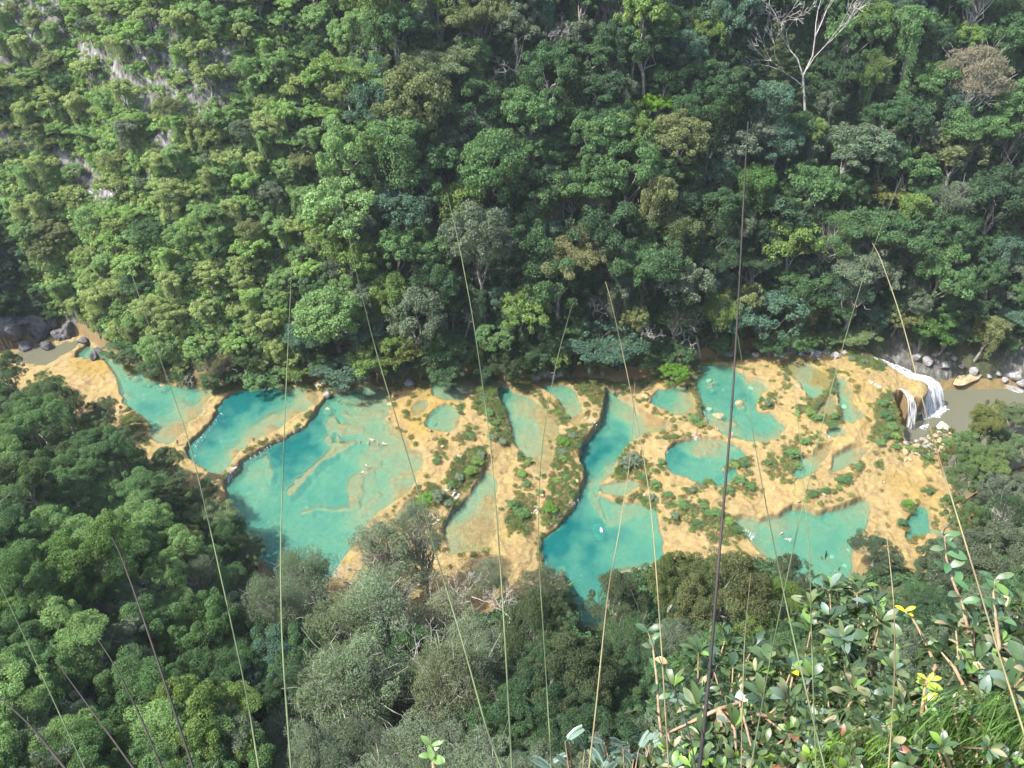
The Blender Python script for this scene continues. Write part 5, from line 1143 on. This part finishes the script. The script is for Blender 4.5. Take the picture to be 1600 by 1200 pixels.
person(601, 693, 'swim', 4.6, 'person in a white shirt swimming at the right end of the bathing group', WHITE, WHITE, pool='p3')
person(573, 730, 'wade', 2.2, 'person in a white top wading near the second sunken ledge', BLU, WHITE, pool='p3')
person(569, 738, 'swim', 4.2, 'person in a white shirt floating near the second sunken ledge', BLK, WHITE, pool='p3')
person(1119, 668, 'sit', .2, 'person in a white shirt sitting on the sunken ledge of the stony pool', BLK, WHITE)
person(1088, 677, 'sit', 1.0, 'person in red sitting on rocks beside the white spill', RED, RED)
person(1092, 679, 'sit', 2.2, 'person in red shorts crouching on rocks above the round teal pool', RED)
person(1143, 682, 'wade', 2.0, 'person in pink swimwear wading at the edge of the stony pool', PINK, PINK, pool='pg')
person(1141, 727, 'sit', .8, 'person in a pale shirt sitting beside the small blue pool', PINK, (.6, .6, .65))
person(1119, 833, 'stand', .5, 'person in orange standing on the tan rubble island', ORG, ORG)
person(1222, 833, 'wade', .3, 'dark-haired person in a white shirt wading in the right-hand blue pool', BLK, WHITE, pool='pp')
person(1231, 842, 'swim', 1.2, 'person floating with arms spread in the right-hand blue pool', BLK, WHITE, pool='pp')

# ------------------------------------------------------------------ the lookout: tall stalks, broad-leaved bushes, grass
def at_dist(u, v, d): return CAM + unit(ray(u, v))*d
def stalk_mat(name, a, b):
    m, nt, no, li, out = new_mat(name); n = noise_node(nt, 3, 3)
    p = N(nt, 'ShaderNodeBsdfPrincipled'); li.new(ramp(nt, n.outputs['Fac'], [(.4, a), (.6, b)]).outputs[0], p.inputs['Base Color']); p.inputs['Roughness'].default_value = .75
    li.new(p.outputs[0], out.inputs[0]); return m
M_DARKST = stalk_mat('dark_stalk', (.010, .008, .006), (.03, .02, .014)); M_GREENST = stalk_mat('green_stalk', (.035, .055, .02), (.10, .13, .05)); M_TANST = stalk_mat('tan_stalk', (.10, .07, .035), (.19, .165, .075))
stalks = [
 ([(1092,1205),(1108,1060),(1125,850),(1143,650),(1155,450),(1165,250),(1169,190)], 2.1, 8, 'd', 'thickest dark stalk, rising tallest right of the middle'),
 ([(303,1205),(262,1080),(222,960),(190,870),(175,840)], 2.4, 5, 'd', 'dark stalk leaning left, rightmost of the dark ones at bottom left'),
 ([(255,1205),(215,1110),(180,1040),(150,995)], 2.4, 4, 'd', 'short dark reddish-tipped stalk at bottom left'),
 ([(212,1205),(165,1140),(125,1085),(85,1030)], 2.4, 4, 'd', 'short dark stalk leaning far left at bottom left'),
 ([(135,1205),(95,1120),(45,1010),(-4,905)], 2.6, 2.6, 'g', 'very thin greenish stalk leaving the frame at the left edge'),
 ([(105,1205),(50,1135),(-8,1083)], 2.4, 5, 'd', 'dark stalk crossing the bottom left corner'),
 ([(405,1205),(385,1080),(345,900),(300,700),(250,560),(210,440),(195,400)], 2.6, 3.4, 'g', 'long green stalk curving up left past the first pool'),
 ([(455,1205),(440,1000),(438,850),(445,650),(453,480),(457,390)], 2.5, 4, 'g', 'upright green stalk crossing the deep teal pool'),
 ([(785,1205),(760,1140),(725,1010),(685,880),(640,720),(590,560),(555,420),(535,320)], 2.4, 4.2, 'g', 'long green stalk curving left across the large shallow pool'),
 ([(800,1205),(792,1050),(780,850),(765,680),(740,500),(715,370),(698,300)], 2.4, 4.2, 'g', 'long green stalk crossing the vegetated terrace step'),
 ([(862,1205),(850,1000),(840,850),(845,700),(870,560),(893,480)], 2.6, 3, 'g', 'thin pale stalk bending right over the sandy middle pool'),
 ([(920,1205),(932,1100),(950,920),(966,840),(982,740),(988,680),(992,597)], 2.5, 3.6, 't', 'tan stalk rising past the sunken boulder'),
 ([(1045,1205),(1033,1000),(1018,790),(1000,680),(975,560),(955,470),(946,440)], 2.6, 3.2, 't', 'thin pale stalk curving left over the turquoise inlet'),
 ([(1088,1205),(1075,1130),(1035,1040),(985,920)], 2.0, 3.2, 'd', 'dark stalk slanting left beside the thickest stalk'),
 ([(1275,1205),(1268,1000),(1265,860),(1258,780),(1250,690),(1241,595)], 2.6, 2.8, 'g', 'thin pale green upright stalk over the two-swimmer pool'),
 ([(1172,1205),(1205,1020),(1247,820),(1300,600),(1355,410),(1408,278)], 2.6, 3, 'g', 'stalk leaning right, crossing two others above the bushes'),
 ([(1290,1205),(1240,1000),(1205,830),(1180,700),(1165,600),(1152,520)], 2.4, 3.4, 'g', 'green stalk leaning left just right of the thickest stalk'),
 ([(1388,1205),(1398,1060),(1398,950),(1385,830),(1366,720)], 2.6, 3, 't', 'thin tan stalk crossing the dark tree above the bushes'),
 ([(1605,1160),(1560,1020),(1500,820),(1450,660),(1410,500),(1375,400),(1363,380)], 2.4, 3.8, 't', 'long tan stalk arching left from the right edge past the waterfall'),
 ([(1158,1205),(1160,1100),(1163,1000),(1173,895)], 2.8, 2.6, 't', 'short pale stalk tip standing before the olive tree'),
 ([(640,1205),(560,1130),(500,1075),(445,1020)], 2.8, 2.4, 'd', 'thin dark stalk slanting left in the bottom middle'),
 ([(775,1205),(745,1110),(712,1020)], 2.2, 3.0, 'd', 'short dark stalk beside the long green stalk in the bottom middle'),
]
for pts, d0, wpx, mk, lab in stalks:
    P = np.array(pts, float); n = len(P); s = np.linspace(0, 1, n); ss = np.linspace(0, 1, 6*n)
    uu_, vv_ = np.interp(ss, s, P[:, 0]), np.interp(ss, s, P[:, 1])
    for it in range(6): uu_[1:-1] = (uu_[:-2]+2*uu_[1:-1]+uu_[2:])/4; vv_[1:-1] = (vv_[:-2]+2*vv_[1:-1]+vv_[2:])/4
    L = (P[0, 1]-P[-1, 1])/900
    W = np.array([at_dist(a, b, d0*(1+.28*L*q)) for a, b, q in zip(uu_, vv_, ss)])
    d = unit((W[0]-W[3])[None])[0]; ext = []; q = W[0].copy()          # continue the stalk down to the ground it grows from
    for k in range(60):
        q = q + d*.06 + np.array([0, 0, -.012*k*.06]); ext.append(q.copy())
        if q[2] < float(hgt(q[0], q[1]))-.05: break
    W = np.concatenate([np.array(ext)[::-1], W]); ne = len(ext)
    rad = wpx/FPX*d0*.36*np.concatenate([np.full(ne, 1.08), np.linspace(1.05, .35, len(ss))])
    mt = {'d': M_DARKST, 'g': M_GREENST, 't': M_TANST}[mk]
    tb = Tubes(); tb.add(W, rad, 7); me = tb.mesh('stalk', mt)
    o = obj('grass_stalk', me, label=lab, cat='stalk', group='tall grass stalks rising in front of the lookout')
    kk = list(range(3, len(W)-2, 7)); tb = Tubes()
    for k in kk:
        dd = unit((W[k+1]-W[k])[None])[0]; tb.add([W[k]-dd*.006, W[k]-dd*.002, W[k]+dd*.002, W[k]+dd*.006], [rad[k]*.9, rad[k]*1.35, rad[k]*1.3, rad[k]*.9], 7)
    obj('stalk_nodes', tb.mesh('nodes', mt), o, kind='stuff')

def leaf_mesh(seed, L=1.0, W=.36, tip=.7):
    """one obovate leaf along +Y with midrib fold and curl"""
    rg = np.random.default_rng(seed); ts = np.array([0, .12, .3, .5, .7, .88, 1.0])
    wv = W*np.array([.05, .42, .78, 1.0, .95, .58, .04])*.5; curl = rg.uniform(.1, .45); fold = rg.uniform(.1, .35); tw = rg.uniform(-.25, .25)
    V = []
    for t, w_ in zip(ts, wv):
        z = .12*math.sin(t*2.2) - curl*t*t*.5; y = t*(1-.12*curl*t)
        wob = rg.uniform(-.02, .02)
        for s in (-1, 0, 1): V.append((s*w_+tw*t*t*.2, y, z + (abs(s)*w_*fold+wob*abs(s)) + s*tw*w_*t))
    V = np.array(V)*L; F = []
    for i in range(len(ts)-1):
        for s in (0, 1): a = i*3+s; F.append((a, a+1, a+4, a+3))
    n = len(V)
    return mesh_np('leaf', V, np.array(F), M_GLOSSY, True, {'var': ('FLOAT_COLOR', np.tile([[1, .05, 0, 1]], (n, 1)))})
LF = [leaf_mesh(i, 1.0, rndw) for i, rndw in enumerate([.34, .40, .46, .30, .38, .52])]
LC = [((.05, .095, .043), 5), ((.075, .12, .047), 5), ((.04, .075, .045), 4), ((.12, .155, .07), 3), ((.24, .23, .13), 1.6), ((.13, .23, .055), 3), ((.12, .18, .14), 2)]
rl = random.Random(17)
def leaf_color(extra=()):
    pool = LC+list(extra); return rl.choices([c for c, w_ in pool], [w_ for c, w_ in pool])[0]
def rosette(parent, p, axis, n, size, cnt, extra=(), flat=.0):
    axis = Vector(axis).normalized(); q0 = axis.to_track_quat('Z', 'Y')
    for k in range(n):
        a = k*2.4+rl.uniform(-.4, .4); el = rl.uniform(.05, 1.05) - flat
        d = Vector((math.cos(a)*math.cos(el), math.sin(a)*math.cos(el), math.sin(el))); d = q0@d
        nrm = (axis - d*axis.dot(d)); nrm = nrm.normalized() if nrm.length > .05 else Vector((0, 0, 1))
        x_ = d.cross(nrm).normalized(); M = Matrix((x_, d, x_.cross(d).normalized())).transposed().to_4x4()
        s = size*rl.uniform(.65, 1.2); M = Matrix.Translation(Vector(p)+d*size*.12) @ M @ Matrix.Rotation(rl.uniform(-.5, .5), 4, 'Y') @ Matrix.Diagonal((s, s, s, 1))
        o = bpy.data.objects.new('leaf', LF[(cnt+k) % len(LF)]); col.objects.link(o); o.parent = parent
        o.matrix_local = Matrix.Translation(-Vector(parent.location)) @ M; o.color = (*leaf_color(extra), 1)
def broad_shrub(name, poly, dr, n_ros, per, size, label, seed, root_uv, filler=700, extra=(), droop=0):
    rg = np.random.default_rng(seed); P = np.array(poly, float); cs = []
    while len(cs) < n_ros:
        u = rg.uniform(P[:, 0].min(), P[:, 0].max()); v = rg.uniform(P[:, 1].min(), P[:, 1].max())
        if poly_sd(poly, np.array([u]), np.array([v]))[0] > 0: continue
        if any((u-a)**2+(v-b)**2 < 24**2 for a, b in cs) and rg.uniform() < .9: continue
        cs.append((u, v))
    v0, v1 = P[:, 1].min(), P[:, 1].max()
    pts = [at_dist(u, v, dr[1]+(dr[0]-dr[1])*(v-v0)/(v1-v0)+rg.normal()*.18) for u, v in cs]
    rp = at_dist(*root_uv, (dr[0]+dr[1])/2); rp[2] = min(rp[2]-.2, float(hgt(rp[0], rp[1])))
    root = bpy.data.objects.new(name, None); col.objects.link(root); root.location = rp; root.empty_display_size = .1
    tag(root, label, 'bush', 'broad-leaved bushes below the lookout'); tb = Tubes()
    mid = [rp + (np.mean(pts, 0)-rp)*.4 + rg.normal(size=3)*.15 for _ in range(4)]
    for m_ in mid: tb.add([rp-rp, (m_-rp)*.5+rg.normal(size=3)*.03, m_-rp], [.022, .017, .013], 6)
    for i, p in enumerate(pts):
        m_ = min(mid, key=lambda q: np.linalg.norm(q-p)); a = m_-rp; b = p-rp; c = (a+b)/2+rg.normal(size=3)*.06-np.array([0, 0, .06])
        tb.add([a, c, b], [.011, .008, .0045], 5)
        ax_ = unit((b-c)[None])[0]+np.array([-.1, -.15, .55])
        rosette(root, p, ax_, per, size, i*7, extra)
    obj('branches', tb.mesh('branches', M_TWIG), root)
    lv = Leaves(seed+50); C = np.array(pts)[rg.integers(0, len(pts), filler)] - rp + rg.normal(size=(filler, 3))*np.array([.10, .10, .09]) - np.array([0, -.04, .16])
    Nn = unit(rg.normal(size=(filler, 3))*.6+np.array([-.1, -.3, .8])); lv.at(C, Nn, rg.uniform(.018, .036, filler), .42, np.clip(rg.normal(.85, .2, filler), .4, 1.5), np.clip(rg.normal(.2, .2, filler), 0, 1))
    obj('inner_foliage', lv.mesh('inner_foliage', M_LEAF), root, kind='stuff', color=(.06, .1, .045))
YEL, RDL, LIM = ((.55, .42, .02), .06), ((.40, .07, .04), .16), ((.16, .28, .04), 2.0)
broad_shrub('broadleaf_bush', [(1045,1075),(1085,1005),(1150,985),(1225,1005),(1235,1090),(1190,1150),(1110,1165),(1055,1120)], (4.3, 5.0), 27, 11, .1, 'olive and dark green broad-leaved bush right of the thickest dark stalk', 61, (1160, 1290))
broad_shrub('broadleaf_bush', [(1250,960),(1285,915),(1330,905),(1385,950),(1400,1020),(1330,1050),(1260,1035)], (5.0, 5.6), 26, 11, .105, 'topmost broad-leaved bush, overlapping the two-swimmer pool', 62, (1330, 1290))
broad_shrub('broadleaf_bush', [(1225,1040),(1400,1040),(1440,1090),(1390,1150),(1250,1140)], (4.1, 4.7), 26, 11, .095, 'broad-leaved bush with a red leaf among dark and tan leaves', 63, (1330, 1300), extra=[RDL, YEL])
broad_shrub('broadleaf_bush', [(1455,1000),(1510,960),(1605,930),(1620,1075),(1540,1110),(1480,1060)], (3.9, 4.6), 26, 11, .098, 'broad-leaved bush with curled tan leaves at the right edge', 64, (1560, 1300), extra=[((.34, .28, .15), 3)])
broad_shrub('broadleaf_bush', [(1040,1150),(1120,1130),(1230,1140),(1250,1205),(1040,1210)], (4.0, 4.5), 30, 10, .07, 'small-leaved fresh green bush at the bottom beside the thickest stalk', 65, (1140, 1300), extra=[LIM, RDL])
broad_shrub('broadleaf_bush', [(1235,1130),(1400,1125),(1420,1205),(1230,1210)], (3.5, 4.0), 30, 10, .06, 'low bush with mixed green and russet leaves at the bottom edge', 66, (1320, 1320), extra=[((.22, .09, .06), 1.2), LIM])
broad_shrub('broadleaf_bush', [(1400,1095),(1500,1075),(1610,1090),(1615,1205),(1420,1205)], (3.4, 4.0), 24, 8, .052, 'sparse green sprigs growing up through the grass in the corner', 67, (1510, 1330), filler=250, extra=[LIM])
def sapling(pts, d0, label, nleaf, size, seed, cols, tipc=None):
    rg = np.random.default_rng(seed); W = np.array([at_dist(u, v, d0) for u, v in pts])
    rp = W[0].copy(); rp[2] = min(rp[2]-.05, max(float(hgt(rp[0], rp[1])), rp[2]-1.2)); root = bpy.data.objects.new('sapling', None); col.objects.link(root); root.location = rp; root.empty_display_size = .1
    tag(root, label, 'sapling', 'leafy saplings below the lookout'); tb = Tubes(); full = np.concatenate([[rp], W]); tb.add(full-rp, np.linspace(.011, .003, len(full)), 6)
    obj('stem', tb.mesh('stem', M_TWIG), root)
    for k in range(nleaf):
        t = 1-(k/nleaf)**1.3*.85; x_ = t*(len(W)-1); i = min(int(x_), len(W)-2); p = W[i]+(W[i+1]-W[i])*(x_-i)
        a = k*2.4; d = Vector((math.cos(a), math.sin(a)*.8, rl.uniform(.1, .7))).normalized(); nrm = (Vector((0, -.2, 1))-d*d.dot(Vector((0, -.2, 1)))).normalized(); s = size*rl.uniform(.7, 1.15)
        xx = d.cross(nrm).normalized(); M = Matrix((xx, d, xx.cross(d))).transposed().to_4x4()
        o = bpy.data.objects.new('leaf', LF[k % len(LF)]); col.objects.link(o); o.parent = root; o.matrix_local = Matrix.Translation(Vector(p-rp)) @ M @ Matrix.Diagonal((s, s, s, 1)); o.color = (*(tipc if tipc and k < 3 else rl.choice(cols)), 1)
GR = [(.06, .15, .06), (.08, .17, .07), (.05, .10, .05), (.12, .17, .09)]
sapling([(1518,1010),(1505,950),(1488,905),(1478,870),(1476,838)], 4.3, 'tall sapling with lance-shaped green leaves standing above the bushes', 15, .095, 71, GR)
sapling([(1462,1040),(1445,1000),(1425,965),(1413,955)], 4.3, 'bare pinkish stem tipped with bright yellow leaves', 9, .05, 72, GR, (.6, .5, .02))
sapling([(1562,1010),(1556,965),(1552,925),(1555,905)], 4.1, 'sapling with rounded bright green leaves at the right edge', 12, .085, 73, GR+[(.13, .22, .05)])
sapling([(1040,1200),(1030,1120),(1026,1060),(1020,1010),(1012,985)], 4.6, 'slim reddish sapling with sparse leaves left of the bushes', 10, .085, 74, GR+[(.3, .25, .12)])
sapling([(1440,1120),(1445,1075),(1450,1062)], 3.8, 'star of lime yellow leaves in the grass', 9, .058, 75, [(.22, .32, .04), (.3, .34, .05)])
sapling([(678,1205),(676,1185),(674,1165)], 3.4, 'little light green sprout at the bottom edge left of the long stalks', 7, .07, 76, [(.14, .24, .07)])
# silvery pinnate bush at the bottom middle
def frond_mesh(seed, n=11):
    rg = np.random.default_rng(seed); tb = Tubes(); V, F, n0 = [], [], 0; A = []
    y = np.linspace(0, 1, 12); z = .25*np.sin(y*1.6)-.15*y*y; Q = np.stack([y*0, y, z], 1)
    for k in range(n):
        t = .15+.82*k/n; p = np.array([0, t, np.interp(t, y, z)]); L = .30*(1-.5*abs(t-.5))
        for s in (-1, 1):
            d = unit(np.array([[s*.75, .75, .15]]))[0]; w_ = np.array([-d[1]*s, d[0]*s, .2])*L*.30; q = p+d*L*.5+np.array([0, 0, .03]); e = p+d*L
            V += [p, q-w_, e, q+w_]; F.append((n0, n0+1, n0+2, n0+3)); n0 += 4
    for k in range(11):
        V += [Q[k]+np.array([.008, 0, 0]), Q[k]-np.array([.008, 0, 0]), Q[k+1]-np.array([.006, 0, 0]), Q[k+1]+np.array([.006, 0, 0])]; F.append((n0, n0+1, n0+2, n0+3)); n0 += 4
    V = np.array(V); return mesh_np('frond', V, np.array(F), M_GLOSSY, False, {'var': ('FLOAT_COLOR', np.tile([[1, .02, 0, 1]], (len(V), 1)))})
FR = [frond_mesh(i) for i in range(3)]
for (uc, vc, lab) in ((905, 1190, 'silvery blue-green pinnate bush at the bottom, left of the tan stalk'), (985, 1175, 'silvery pinnate bush at the bottom, right of the tan stalk'), (1065, 1165, 'small silvery fern-leaved plant behind the slim reddish sapling')):
    rp = at_dist(uc, vc+90, 5.2); rp[2] -= .3; root = bpy.data.objects.new('pinnate_bush', None); col.objects.link(root); root.location = rp; tag(root, lab, 'bush', 'silvery pinnate bushes below the lookout')
    tb = Tubes()
    for k in range(20):
        u = uc+rl.gauss(0, 34); v = vc+rl.gauss(14, 20); p = at_dist(u, v, 5.3+rl.uniform(-.2, .3)); a = rl.uniform(0, 6.28); o = bpy.data.objects.new('frond', FR[k % 3]); col.objects.link(o); o.parent = root
        s = rl.uniform(.09, .15); o.matrix_local = Matrix.Translation(Vector(p-rp)) @ Euler((rl.uniform(.1, .8), rl.uniform(-.3, .3), a)).to_matrix().to_4x4() @ Matrix.Diagonal((s, s, s, 1)); g_ = rl.uniform(.85, 1.2); o.color = (.15*g_, .225*g_, .18*g_, 1)
        tb.add([np.zeros(3), (p-rp)*.55+np.array([0, 0, .05]), p-rp], [.012, .008, .003], 4)
    obj('stems', tb.mesh('stems', M_TWIG), root)
# bright grass on the ledge
def grass(name, poly, dr, n, seed, label, cols, L=(.08, .2)):
    rg = np.random.default_rng(seed); P = np.array(poly, float); Vs, Fs, As, n0 = [], [], [], 0; k = 0
    while k < n:
        u = rg.uniform(P[:, 0].min(), P[:, 0].max()); v = rg.uniform(P[:, 1].min(), P[:, 1].max())
        if poly_sd(poly, np.array([u]), np.array([v]))[0] > 0: continue
        k += 1
        tip = at_dist(u, v, rg.uniform(*dr)); fade = fbm(np.array([u*.03]), np.array([v*.03]), 7, 2)[0]
        if fade < -.15:
            tip = tip - np.array([0, 0, .08])
        ln = rg.uniform(*L); a = rg.uniform(0, 6.28); lean = rg.uniform(.05, .6)
        dr_ = np.array([math.cos(a)*lean, math.sin(a)*lean, -1.0]); dr_ /= np.linalg.norm(dr_)
        base = tip + dr_*ln; mid_ = (tip+base)/2 + np.array([0, 0, ln*.14]); sd = np.array([-math.sin(a), math.cos(a), 0])*rg.uniform(.0012, .0028)
        Vs.append(np.array([base-sd, base+sd, mid_+sd*.9, mid_-sd*.9, tip])); Fs.append((n0, n0+1, n0+2, n0+3)); As.append((n0+3, n0+2, n0+4)); n0 += 5
    V = np.concatenate(Vs); va = np.repeat(np.stack([np.clip(rg.normal(1, .2, n), .5, 1.6), np.clip(rg.normal(.2, .25, n), 0, 1), np.zeros(n), np.ones(n)], 1), 5, 0)
    me = mesh_np(name, V, [np.array(Fs), np.array(As)], M_LEAF, True, {'var': ('FLOAT_COLOR', va)})
    obj(name, me, label=label, cat='grass', kind='stuff', color=cols)
grass('grass', [(1290,1185),(1370,1150),(1440,1095),(1520,1060),(1620,1085),(1620,1225),(1280,1225)], (3.4, 4.6), 4200, 81, 'bright green grass growing on the ledge in the bottom right corner', (.10, .20, .05))
grass('grass', [(1270,1160),(1330,1130),(1400,1130),(1420,1215),(1260,1215)], (3.2, 3.8), 900, 82, 'light green grass tuft among the russet bush at the bottom', (.15, .26, .05))

# ------------------------------------------------------------------ air: one closed box of even thin haze
m = bpy.data.materials.new('haze'); m.use_nodes = True; nt = m.node_tree; nt.nodes.clear()
pv = nt.nodes.new('ShaderNodeVolumePrincipled'); pv.inputs['Color'].default_value = (.88, .95, 1.0, 1); pv.inputs['Density'].default_value = .00011; pv.inputs['Anisotropy'].default_value = .2
o_ = nt.nodes.new('ShaderNodeOutputMaterial'); nt.links.new(pv.outputs[0], o_.inputs['Volume'])
V = np.array([(x, y, z) for x in (-760, 780) for y in (-180, 960) for z in (-45, 225)], float)
F = np.array([(0, 1, 3, 2), (4, 6, 7, 5), (0, 4, 5, 1), (2, 3, 7, 6), (0, 2, 6, 4), (1, 5, 7, 3)])
obj('haze', mesh_np('haze', V, F, m), kind='stuff', label='thin bluish haze filling the valley air', cat='haze')
print('auto trees', len(pend))
# labels of the automatic trees: look, then the landmark nearest to them
def size_word(kd, r): return ('small ' if r < (2.1 if kd == 'shrub' else 4.6) else ('large ' if r > (2.7 if kd == 'shrub' else 6.2) else ''))
labs = {}
ent = [(o, f"{size_word(kd, r)}{CNAME[c]} {LOOK[kd]}", u, v, near, {'shrub': 'shrubs of the far wall', 'bush': 'bushes on the travertine terraces'}.get(kd, 'trees of the near bank' if near else 'trees of the far wall')) for o, kd, u, v, r, c, near in pend]
ent += [(o, ph, u, v, False, o['group']) for o, ph, u, v in rpend]
for o, ph, u, v, near, grp in ent:
    best = min(LANDMARK, key=lambda L: (L[0]-u)**2+(L[1]-v)**2); dx, dy = u-best[0], v-best[1]
    if near and dy > 0: rel = 'in front of'
    elif abs(dx) > abs(dy)*1.1: rel = 'to the right of' if dx > 0 else 'to the left of'
    else: rel = 'below' if dy > 0 else 'upslope of'
    if math.hypot(dx, dy) < 70: rel = {'below': 'just below', 'upslope of': 'just upslope of', 'in front of': 'just in front of'}.get(rel, 'just '+rel)
    elif math.hypot(dx, dy) > 170: rel = 'well '+rel
    lab = f"{ph} {rel} {best[2]}".replace('to the right of', 'right of').replace('to the left of', 'left of')
    if len(lab.split()) > 13: lab = lab.replace('small ', '', 1).replace('large ', '', 1)
    if len(lab.split()) > 13: lab = lab.replace('well ', '').replace('just ', '')
    if len(lab.split()) > 13: lab = lab.replace(' on the far bank', '').replace(' under the water', '')
    labs.setdefault(lab, []).append((o, u)); o['group'] = grp
ORD = ['leftmost', 'second from left', 'third from left', 'fourth from left', 'fifth from left', 'sixth from left', 'seventh from left', 'eighth from left', 'ninth from left', 'tenth from left', 'eleventh from left', 'twelfth from left', 'thirteenth from left', 'fourteenth from left', 'fifteenth from left', 'sixteenth from left', 'seventeenth from left', 'eighteenth from left', 'nineteenth from left', 'twentieth from left']
for lab, os_ in labs.items():
    os_.sort(key=lambda q: q[1])
    for k, (o, u) in enumerate(os_):
        suf = '' if len(os_) == 1 else (', rightmost' if k == len(os_)-1 else ', '+ORD[min(k, 19)])
        o['label'] = lab+suf
